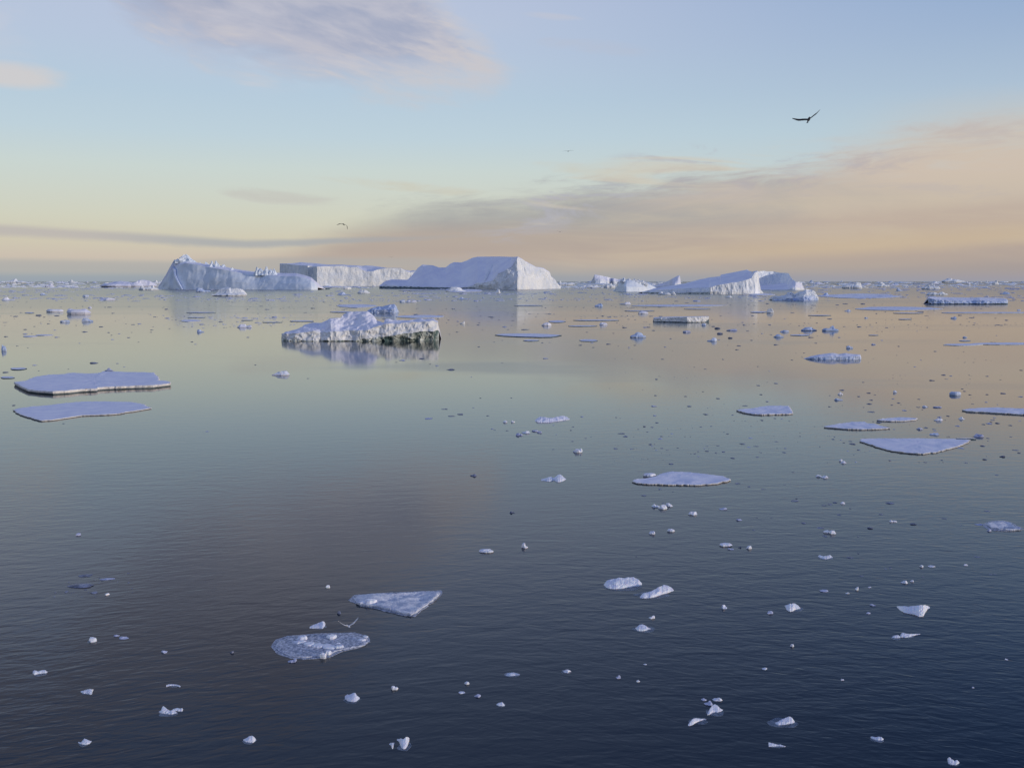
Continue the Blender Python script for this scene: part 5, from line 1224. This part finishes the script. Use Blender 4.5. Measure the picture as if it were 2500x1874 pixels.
OUT = {   # traced outlines of the nearest chunks: columns (px, crest row, waterline row), and the sunken foot
 (1474, 1407): ([(1474, 1426, 1428), (1480, 1418, 1434), (1487, 1414, 1436.5), (1491, 1414, 1437), (1500, 1411.5, 1437.5), (1513, 1410, 1437), (1530, 1409, 1434.5), (1544, 1408.5, 1432.5), (1547, 1406.5, 1432), (1550, 1409.5, 1431.5), (1560, 1415, 1430), (1567, 1423, 1427)], (1476, 1568, 1420, 1442)),
 (1560, 1427): ([(1562, 1457, 1459), (1568, 1449, 1460), (1577, 1445.5, 1460), (1590, 1442, 1459), (1600, 1437, 1456.5), (1610, 1431.5, 1453), (1617, 1429.5, 1450), (1619, 1427, 1449.5), (1628, 1428, 1447.5), (1632, 1430, 1446), (1640, 1434, 1443), (1645, 1440, 1441.5)], (1550, 1634, 1444, 1460)),
 (1549, 1522.6): ([(1551, 1532, 1534), (1556, 1529, 1539), (1562, 1523.5, 1540), (1569, 1523, 1540), (1577, 1527, 1539), (1584, 1532, 1536), (1589, 1534, 1535)], (1547, 1601, 1529, 1543)),
 (1916, 1471.6): ([(1916, 1477.5, 1480), (1920, 1476, 1488), (1926, 1474.5, 1492), (1929, 1472.4, 1492.5), (1932, 1473.8, 1492), (1936, 1471.6, 1491), (1941, 1472.5, 1488), (1948, 1477, 1486.5), (1954, 1483, 1485)], (1919, 1960, 1478, 1494)),
 (2190, 1475.6): ([(2190, 1479, 1482), (2196, 1479, 1488), (2205, 1478.5, 1494), (2215, 1479.5, 1497), (2225, 1479, 1499), (2235, 1477.5, 1501), (2245, 1477, 1505), (2254, 1476, 1504), (2259, 1476, 1495), (2265, 1478, 1486), (2270, 1481, 1484)], None),
 (1730, 1717): ([(1727, 1742, 1745), (1732, 1732, 1744), (1738, 1722, 1740), (1745, 1717.5, 1738), (1752, 1721.5, 1738), (1760, 1729.5, 1736), (1765, 1731.5, 1733)], (1723, 1768, 1730, 1747)),
 (1680, 1751): ([(1680, 1768, 1771), (1684, 1762, 1771), (1690, 1755, 1769), (1697, 1752, 1765), (1705, 1752.5, 1761), (1712, 1753.5, 1758.5), (1719, 1753, 1756), (1724, 1755, 1756)], (1682, 1726, 1753, 1768)),
 (1886, 1747): ([(1893, 1763, 1766), (1900, 1760, 1770), (1908, 1755, 1769), (1918, 1751, 1768), (1928, 1747.6, 1766), (1934, 1751, 1765), (1940, 1760, 1763)], (1878, 1946, 1752, 1776)),
 (1876, 1810.6): ([(1877, 1811, 1822), (1885, 1812.5, 1822), (1893, 1815, 1821.5), (1900, 1818, 1821), (1903, 1816.6, 1820.5), (1908, 1817.4, 1821.5), (1914, 1819.6, 1822.5), (1918, 1820.5, 1821.5)], (1874, 1914, 1816, 1825)),
 (2125, 1795.6): ([(2126, 1797, 1801), (2131, 1796.5, 1803), (2137, 1798.4, 1805), (2145, 1797, 1807), (2152, 1798, 1807), (2157, 1802.5, 1805)], (2126, 2158, 1800, 1811)),
 (388, 1722): ([(388, 1736, 1738), (393, 1733, 1740), (396, 1724, 1741), (399, 1722.5, 1741), (405, 1728, 1742), (412, 1733, 1743), (420, 1733, 1743.5), (426, 1735, 1741.5), (432, 1739, 1740)], (388, 434, 1736, 1748)),
 (416, 1726): ([(418, 1733, 1734.5), (424, 1729, 1735), (432, 1727, 1735), (440, 1728.5, 1735.5), (444, 1727.5, 1736), (446, 1731, 1734)], None),
 (80, 1633): ([(80, 1638, 1644), (84, 1635, 1647), (88, 1636, 1646), (92, 1639, 1644.5), (98, 1636, 1644), (105, 1634.5, 1643), (110, 1635, 1643), (115, 1639, 1641)], (84, 112, 1640, 1650)),
 (196, 1680.6): ([(197, 1686, 1689), (203, 1685, 1692), (211, 1682.5, 1693), (219, 1681, 1694.5), (224, 1681.5, 1695), (226, 1682, 1687), (228, 1682, 1683.5)], (200, 224, 1684, 1696)),
 (405, 1668.6): ([(406, 1671, 1676), (412, 1669.5, 1674), (420, 1669, 1673.5), (430, 1670, 1673.5), (437, 1672, 1676), (440, 1674, 1677)], (410, 436, 1670, 1678)),
 (190, 1801): ([(191, 1810, 1813), (197, 1812, 1816), (202, 1806, 1817), (206, 1801.6, 1817.5), (212, 1804, 1817), (218, 1807, 1815), (223, 1808, 1810)], (194, 220, 1808, 1821)),
 (594, 1794.6): ([(594, 1804, 1807), (600, 1801, 1810.5), (605, 1799, 1811.5), (608, 1795.4, 1812), (616, 1795, 1812), (619, 1797, 1811.5), (622, 1801, 1809), (624, 1803.5, 1807)], (592, 626, 1802, 1815)),
 (841, 1689.6): ([(842, 1698, 1706), (848, 1693.5, 1710), (852, 1695, 1711.5), (858, 1692.6, 1712.5), (863, 1690.4, 1713), (867, 1689.6, 1712.5), (869, 1694, 1712), (873, 1698.5, 1709), (878, 1702, 1705)], (838, 880, 1700, 1717)),
 (972, 1797.6): ([(969, 1803, 1806), (974, 1803, 1810), (979, 1801, 1824), (984, 1803.5, 1828), (988, 1801, 1828), (991, 1798, 1826), (995, 1797.5, 1820), (999, 1800.5, 1808)], (972, 1003, 1812, 1832)),
 (950, 1811.6): ([(950, 1815, 1816.5), (954, 1812, 1819), (957, 1812, 1827), (959.5, 1812, 1827), (961, 1811.6, 1819), (963, 1812, 1815)], None),
 (756, 1515): ([(756, 1529, 1533), (763, 1525, 1533.5), (772, 1522, 1533.5), (781, 1518, 1533.5), (788, 1515.6, 1534), (791, 1516.4, 1530), (793.5, 1521, 1528)], (760, 794, 1524, 1536)),
 (2177, 1548): ([(2178, 1554, 1556), (2185, 1550, 1556.5), (2192, 1549, 1557), (2198, 1552.6, 1556)], (2175, 2196, 1553, 1562)),
 (2198, 1543): ([(2199, 1549, 1555), (2204, 1543.4, 1555.5), (2212, 1546, 1556), (2222, 1547, 1554), (2235, 1546.4, 1550), (2247, 1546.4, 1547.4)], (2200, 2232, 1548, 1558)),
 (1212, 1712): ([(1212, 1718, 1720.5), (1218, 1714.4, 1722.5), (1224, 1713.4, 1723), (1226, 1712.6, 1723), (1230, 1717, 1723), (1232, 1720, 1722)], (1212, 1234, 1716, 1725)),
 (2315, 1846): ([(2315.5, 1849, 1863), (2319, 1847, 1865), (2323, 1852, 1866), (2326, 1853, 1866), (2331, 1857, 1866.5), (2336, 1853.6, 1866), (2342, 1859, 1862)], (2314, 2340, 1856, 1870)),
 (1997, 1352.6): ([(1997, 1357, 1358), (2001, 1354, 1361), (2010, 1357, 1364), (2018, 1356, 1364.5), (2027, 1354, 1362), (2033, 1360, 1361)], (2000, 2030, 1357, 1367)),
 (1306, 1014): ([(1306, 1025, 1028), (1312, 1020, 1031), (1320, 1016.5, 1031.5), (1335, 1018.6, 1031), (1350, 1019, 1029.5), (1365, 1016, 1027.5), (1375, 1015, 1026), (1383, 1016, 1025), (1391, 1022.6, 1024)], None),
 (1321, 1162): ([(1321, 1169.5, 1173), (1330, 1167, 1174), (1340, 1164, 1175), (1346, 1163, 1174.5), (1352, 1167, 1172)], None),
 (1347, 1157): ([(1350, 1166, 1171), (1357, 1163, 1175), (1362, 1158.5, 1176.6), (1366, 1157.4, 1176.6), (1372, 1160, 1175), (1378, 1166, 1172), (1382, 1168.4, 1169.6)], None),
}
for x0, x1, y0, y1, lab, nm, opt in L:
    if (x0, y0) in OUT:
        cols_, ft = OUT.pop((x0, y0))
        shard(nm, cols_, lab, nm.replace('_', ' '), foot=ft, mat=opt.get('mat', 'chunk'), q=0.55 if y0 > 1100 else 0.45)
        continue
    lump(nm, (x0, x1, y0, y1), lab, nm.replace('_', ' '), **opt)
assert not OUT, list(OUT)

# ================================================================ countless small chips: the 300 largest one by one
CH = [  # explicit ones, x0 x1 y0 y1
 (989, 972, 877, 880.4), (1022, 1036, 872.6, 876), (1047, 1053, 886.6, 889), (1062, 1072, 891, 893.2), (1089, 1111, 899, 903.4), (1165, 1173, 844.4, 847), (1325, 1339, 872, 875.6), (1224, 1229, 884, 886),
 (963, 970, 882, 884.4), (1148, 1153, 918.6, 920.6), (1245, 1251, 969.6, 971.6), (1170, 1176, 970, 972), (1153, 1159, 993.6, 995.6), (1076, 1093, 996.6, 999.6), (1092, 1111, 1013.6, 1017.4), (1033, 1055, 1018.6, 1023.6),
 (1115, 1132, 1007.6, 1013), (1187, 1195, 1013, 1015.6), (1198, 1206, 1045, 1047.6), (1204, 1211, 1048.6, 1050.4), (1234, 1242, 1049.6, 1052), (1349, 1355, 1036, 1038.4), (1395, 1402, 1039.6, 1042.4), (1391, 1397, 1049, 1051),
 (1356, 1361, 1059, 1061), (1394, 1402, 1075.6, 1078), (1347, 1354, 1095.4, 1097.6), (1417, 1426, 1015, 1018), (1426, 1434, 1068.6, 1070.6), (1441, 1445, 1065, 1067), (1590, 1606, 988, 992.6), (1677, 1690, 988.6, 992.6),
 (1670, 1678, 964.6, 968), (1594, 1604, 1012.6, 1015.6), (1509, 1529, 1056.6, 1059.6), (1521, 1534, 1060.6, 1066.6), (1607, 1619, 1068, 1072.6), (1583, 1594, 1082, 1086), (1596, 1600, 1082, 1084.6), (1589, 1595, 1087, 1089.6),
 (1613, 1622, 1092.6, 1095), (1652, 1658, 1091.6, 1093.6), (1600, 1606, 1097.6, 1099.6), (1626, 1634, 1097.6, 1099.6), (1634, 1646, 1167 - 38, 1134), (1702, 1708, 1112, 1114.6), (1703, 1708, 1100, 1102.4), (1750, 1759, 1086.6, 1089),
 (1718, 1724, 1093, 1095.4), (1724, 1731, 1088.6, 1090.4), (1808, 1822, 1081, 1085), (1824, 1834, 1090, 1092.4), (1840, 1854, 1088, 1090), (1892, 1903, 1076.6, 1079), (1916, 1922, 1092.6, 1095), (1855, 1862, 1103.6, 1105.6),
 (1890, 1897, 1019.6, 1022), (1907, 1914, 1020.6, 1023), (1812, 1828, 989, 991), (1854, 1863, 961.6, 963.6), (1870, 1880, 978, 980.4), (1796, 1812, 1177.6, 1182), (1826, 1834, 1185.6, 1188.8), (1857, 1872, 1192.6, 1195), (1608, 1617, 1190.6, 1195),
 (1566, 1581, 1207, 1212), (1933, 1955, 1219.6, 1224.6), (1943, 1950, 1213, 1218), (1845, 1852, 1261.6, 1264), (1880, 1888, 1261.6, 1264), (1838, 1846, 1291.6, 1295), (1551, 1557, 1356, 1359), (1959, 1972, 1273, 1279), (2007, 2022, 1232, 1235),
 (2023, 2036, 1228.6, 1233), (2035, 2047, 1224, 1229), (1996, 2015, 1286, 1290), (2010, 2022, 1306, 1311), (2074, 2080, 1239, 1242), (2094, 2099, 1308, 1310.6), (2094, 2100, 1348, 1352), (2070, 2088, 1358, 1363), (2148, 2160, 1253, 1257), (2300, 2315, 1264, 1267),
 (2406, 2420, 1245, 1249), (2380, 2397, 1357, 1360.6), (2100, 2112, 1404, 1407), (2416, 2424, 1400, 1402.6), (2428, 2436, 1400, 1402.4), (2252, 2258, 1406, 1409), (2345, 2352, 1281, 1283), (2117, 2131, 983.6, 986.6), (2122, 2140, 1003.6, 1007), (2205, 2216, 999.6, 1003),
 (2191, 2201, 981.6, 984.2), (2175, 2182, 985, 989), (2178, 2186, 971.6, 974), (2134, 2140, 961, 964), (2117, 2128, 957, 960), (2405, 2414, 978, 982.4), (2353, 2361, 952.6, 955.6), (2366, 2374, 960.6, 964), (2427, 2434, 1017, 1020), (2465, 2474, 1036, 1039.6),
 (2419, 2427, 1027, 1031), (2336, 2347, 1037, 1041), (2258, 2268, 1041, 1045), (2279, 2290, 1046, 1048.6), (2280, 2289, 1049.6, 1052), (2378, 2402, 1064.6, 1067.6), (2396, 2408, 1085, 1089.6), (2344, 2360, 1091.6, 1095.6), (2476, 2492, 1097, 1100), (2410, 2420, 1068, 1071),
 (2088, 2095, 1126, 1128.4), (2074, 2084, 1076, 1078.4), (2032, 2040, 1070, 1073), (2052, 2057, 1071, 1074), (2036, 2041, 1065, 1067), (2298, 2305, 1121, 1124), (2488, 2500, 965.6, 969), (2299, 2312, 911.6, 916), (2271, 2286, 926, 929.4), (2319, 2327, 914, 918),
 (2191, 2199, 842, 845.6), (2281, 2289, 854.6, 858), (2246, 2251, 876, 879), (1930, 1937, 876.6, 879), (1848, 1854, 892.6, 894.6), (2046, 2055, 821, 824), (1974, 1988, 821.6, 824), (2110, 2118, 853, 855), (2150, 2158, 828, 831),
 (196, 211, 807, 810.6), (54, 65, 801.6, 804.6), (76, 88, 886, 892), (213, 236, 883, 887.4), (2, 17, 906, 909.6), (282, 289, 884.6, 887.4), (91, 96, 903, 905.4), (163, 168, 899, 901), (190, 196, 835.6, 838), (6, 17, 819, 822), (26, 36, 1031 - 44, 990), (96, 101, 787, 790),
 (112, 121, 787, 790.4), (268, 274, 816, 818.4), (333, 345, 788.6, 791), (318, 323, 809, 811.4), (364, 370, 809, 811), (300, 306, 894, 896), (150, 156, 1032, 1034.4), (136, 142, 985, 987), (498, 508, 1051.6, 1054), (748, 755, 921.6, 924), (620, 626, 889, 891),
 (1225, 1240, 796, 798.6), (1272, 1294, 803, 805.2), (1430, 1436, 808, 811), (1441, 1450, 834, 837), (1320, 1327, 835, 837), (1412, 1422, 840.6, 843), (1533, 1540, 845, 848), (1546, 1554, 840.6, 843), (1796, 1806, 851, 854), (1620, 1628, 845.6, 847.4), (1592, 1600, 804, 807),
 (1635, 1642, 824.6, 827), (1570, 1582, 796.6, 799.4), (1578, 1590, 797, 799), (1591, 1599, 805, 807), (1752, 1760, 827, 829.4), (1813, 1822, 792, 794), (1822, 1830, 806, 808), (1858, 1866, 812.6, 814.6), (1879, 1886, 814.6, 817), (1890, 1902, 839, 842),
]
rnd = random.Random(11)
have = [((a + b) / 2, (c + d) / 2) for a, b, c, d in CH]
tries = 0
while len(CH) < 300 and tries < 9000:
    tries += 1
    zone = rnd.random()
    if zone < .50:
        x, y = rnd.uniform(1520, 2500), rnd.uniform(760, 1130)
    elif zone < .68:
        x, y = rnd.uniform(0, 640), rnd.uniform(755, 850)
    elif zone < .82:
        x, y = rnd.uniform(1080, 1560), rnd.uniform(765, 850)
    elif zone < .94:
        x, y = rnd.uniform(1950, 2500), rnd.uniform(930, 1080)
    else:
        x, y = rnd.uniform(1560, 2500), rnd.uniform(1130, 1450)
    if any(abs(x - a) < 9 and abs(y - b) < 4 for a, b in have): continue
    if y < 850 and 670 < x < 1090: continue
    w = rnd.uniform(4, 9) if rnd.random() < .75 else rnd.uniform(9, 15)
    h = w * rnd.uniform(.24, .42)
    have.append((x, y)); CH.append((x, x + w, y - h, y))
ZONES = [(lambda x, y: x < 900 and y < 1060, 'small dark chip of ice on the calm yellow-green water at left'), (lambda x, y: x < 900, 'small dark chip of ice on the rippled water at left'),
         (lambda x, y: x < 1480 and y < 900, 'small dark chip of ice on the calm water at centre'), (lambda x, y: x < 1480, 'small dark chip of ice on the grey-green water below centre'),
         (lambda x, y: y < 930, 'small dark chip of ice on the orange-lit water at right'), (lambda x, y: y < 1135, 'small dark chip of ice among the right-hand floes'), (lambda x, y: True, 'small dark chip of ice on the dark blue water at right')]
for i, (a, b, c, d) in enumerate(CH):
    a, b = min(a, b), max(a, b)
    lab = next(l for t, l in ZONES if t((a + b) / 2, (c + d) / 2))
    lump('ice_chip', (a, b, c, d), lab, 'ice chip', lab.replace('small dark chip of ice', 'dark ice chips'), mat=('chip' if i % 3 else 'pale_chip') if d < 1140 else 'chip', kd=1.0, na=12, nr=3, jag=.5)

# ================================================================ brash ice that nobody could count
def brash(name, label, n, rows, xr, sz, seed, clump, mat):
    rnd = random.Random(seed)
    vs, fs = [], []
    cl = [(rnd.uniform(*xr), rows[0] + (rows[1] - rows[0]) * rnd.random() ** 1.2, rnd.uniform(30, 260)) for _ in range(clump)]
    for i in range(n):
        if rnd.random() < .8:
            c = rnd.choice(cl); x = c[0] + rnd.gauss(0, c[2]); y = c[1] + rnd.gauss(0, 0.9)
        else:
            x, y = rnd.uniform(*xr), rnd.uniform(*rows)
        if not (rows[0] <= y <= rows[1]) or not (xr[0] < x < xr[1]): continue
        w = rnd.uniform(*sz) if rnd.random() < .9 else rnd.uniform(sz[1], sz[1] * 3)
        P = on_water(x, y); s = P.y / F
        W = w * s; D = W * rnd.uniform(.8, 2.2); Hh = min(W * rnd.uniform(.03, .14), 0.9 * s * rnd.uniform(.5, 2.2))
        k = rnd.choice((6, 7, 8)); b = len(vs); ph = rnd.uniform(0, 6)
        rr = [rnd.uniform(.7, 1.2) for _ in range(k)]
        for q in range(k): vs.append((P.x + W / 2 * rr[q] * math.cos(ph + q * 6.283 / k), P.y + D / 2 * rr[q] * math.sin(ph + q * 6.283 / k), -0.05))
        for q in range(k): vs.append((P.x + W / 2 * .85 * rr[q] * math.cos(ph + q * 6.283 / k), P.y + D / 2 * .85 * rr[q] * math.sin(ph + q * 6.283 / k), Hh * rnd.uniform(.5, 1.2)))
        vs.append((P.x + W * rnd.uniform(-.2, .2), P.y, Hh * rnd.uniform(.9, 1.6)))
        for q in range(k):
            fs.append((b + q, b + (q + 1) % k, b + k + (q + 1) % k, b + k + q)); fs.append((b + k + q, b + k + (q + 1) % k, b + 2 * k))
    o = mesh_obj(name, vs, fs, mat)
    tag(o, label, 'brash ice', kind='stuff')


brash('brash_ice', 'band of brash ice and rubble along the horizon', 3000, (688.4, 703), (-60, 2560), (2, 16), 1, 60, 'cliff_far')
brash('brash_ice', 'thin lines of brash ice between the bergs and the calm water', 2600, (700, 736), (-60, 2560), (1.6, 9), 2, 80, 'pale_chip')
brash('brash_ice', 'scattered specks of brash ice on the calm water', 900, (735, 800), (-60, 2560), (1.4, 5), 3, 70, 'chip')
brash('brash_ice', 'tiny specks of ice among the right-hand floes', 420, (780, 1130), (1480, 2560), (1.6, 4.2), 5, 60, 'chip')
brash('brash_ice', 'lines of rubble off the tips of the small floes at left', 260, (770, 800), (400, 720), (1.5, 6), 6, 7, 'pale_chip')
brash('brash_ice', 'sunken crumbs round the slush raft at left', 60, (1395, 1460), (120, 330), (2, 6), 8, 8, 'chip')


# ================================================================ birds
def bird(label, px, py, dist, span, heading, bank, lift, col, wing='up', name='seabird'):
    """one continuous body: loft along the spine, wings grown out of the shoulders. span in metres; lift = (inner, outer) wing angles left and right"""
    P = ray(px, py).normalized() * dist + Vector((0, 0, CAMH))
    L_ = span * 0.36
    vs, fs = [], []
    prof = [(-.5, .012, .004), (-.36, .05, .012), (-.25, .045, .03), (-.1, .075, .065), (.08, .095, .085), (.22, .085, .08), (.32, .06, .062), (.40, .05, .052), (.45, .035, .034), (.5, .010, .012), (.53, .004, .005)]
    na = 10
    for t, w, h in prof:
        for j in range(na):
            a = 2 * math.pi * j / na
            vs.append(Vector((w * L_ * 1.3 * math.cos(a), t * L_, h * L_ * 1.3 * math.sin(a) + (0.02 * L_ if t > .3 else 0))))
    for i in range(len(prof) - 1):
        for j in range(na):
            fs.append((i * na + j, i * na + (j + 1) % na, (i + 1) * na + (j + 1) % na, (i + 1) * na + j))
    fs.append(tuple(range(na))[::-1]); fs.append(tuple(range((len(prof) - 1) * na, len(prof) * na)))
    # tail fan
    b = len(vs)
    for x, y in ((-.03, -.3), (-.09, -.56), (0, -.53), (.09, -.56), (.03, -.3)):
        vs.append(Vector((x * L_, y * L_, .006 * L_))); vs.append(Vector((x * L_, y * L_, -.006 * L_)))
    for i in range(4): fs.append((b + 2 * i, b + 2 * i + 2, b + 2 * i + 3, b + 2 * i + 1))
    fs.append((b, b + 2, b + 4, b + 6, b + 8)); fs.append((b + 9, b + 7, b + 5, b + 3, b + 1))
    half = span / 2
    for side in (-1, 1):
        inner, outer = lift[0 if side < 0 else 1]
        ns = 12; b = len(vs)
        x, z = 0.03 * L_ * side, 0.05 * L_
        for i in range(ns + 1):
            t = i / ns
            ang = R(inner + (outer - inner) * min(1, max(0, (t - .35) / .4)))
            if i: x += side * half / ns * math.cos(ang); z += half / ns * math.sin(ang)
            chord = L_ * (0.30 + 0.06 * math.sin(t * 3.1)) * (1 - max(0, t - .55) ** 1.4 * 1.9)
            chord = max(chord, L_ * .03)
            sweep = L_ * (0.10 + 0.18 * math.sin(min(1, t / .45) * 1.57) - 0.55 * max(0, t - .42))
            th = 0.035 * L_ * (1 - t * .8)
            vs += [Vector((x, sweep + chord * .1, z)), Vector((x, sweep - chord * .25, z + th)), Vector((x, sweep - chord * .9, z)), Vector((x, sweep - chord * .3, z - th * .4))]
        for i in range(ns):
            for k in range(4):
                fs.append((b + i * 4 + k, b + i * 4 + 4 + k, b + i * 4 + 4 + (k + 1) % 4, b + i * 4 + (k + 1) % 4))
        fs.append((b + ns * 4, b + ns * 4 + 1, b + ns * 4 + 2, b + ns * 4 + 3))
    me = bpy.data.meshes.new(name); me.from_pydata([tuple(v) for v in vs], [], fs)
    me.materials.append(col); me.polygons.foreach_set('use_smooth', [True] * len(me.polygons)); me.update()
    o = link(bpy.data.objects.new(name, me)); o.location = P
    o.rotation_euler = (R(bank[0]), R(bank[1]), R(heading))
    return tag(o, label, 'bird')


def plumage(name, c1, c2):
    m, g, b = material(name)
    tc = g.node('ShaderNodeTexCoord')
    n = g.noise(V(g, tc.outputs['Object']), 14.0, 4, 0.6)
    g.put(b.inputs['Base Color'], g.mix(g.smooth(n, .4, .62), lin(c1), lin(c2))); b.inputs['Roughness'].default_value = .7
    return m


dark = plumage('dark_plumage', (34, 32, 34), (62, 56, 54)); white = plumage('white_plumage', (196, 200, 212), (238, 238, 240)); mid = plumage('grey_plumage', (70, 70, 74), (110, 110, 112))
bird('large dark seabird gliding on raised wings in the blue sky, upper right', 1974, 293, 46, 1.38, -30, (36, 0), ((-5, 28), (32, 46)), dark)
bird('small dark seabird with bent wings above the left bergs', 839, 548, 84, 1.25, 32, (18, 0), ((4, -20), (-18, -85)), dark)
bird('tiny flat-winged seabird high in the centre of the sky', 1387, 369.5, 100, 1.15, 175, (-4, 3), ((8, -6), (6, -4)), mid)
bird('faint tiny seabird in the grey cloud above the gap between the bergs', 1367, 566, 150, 1.1, 170, (-5, 0), ((16, 10), (22, 14)), mid)
bird('tiny seabird just above the wedge berg, near its left slope', 955, 628, 160, 0.8, 165, (-5, 5), ((14, 4), (14, 8)), mid)
bird('white seabird flying low over the dark water between the two crusted floes', 851, 1528, 30, 0.72, 205, (0, -8), ((38, 46), (16, 34)), white)
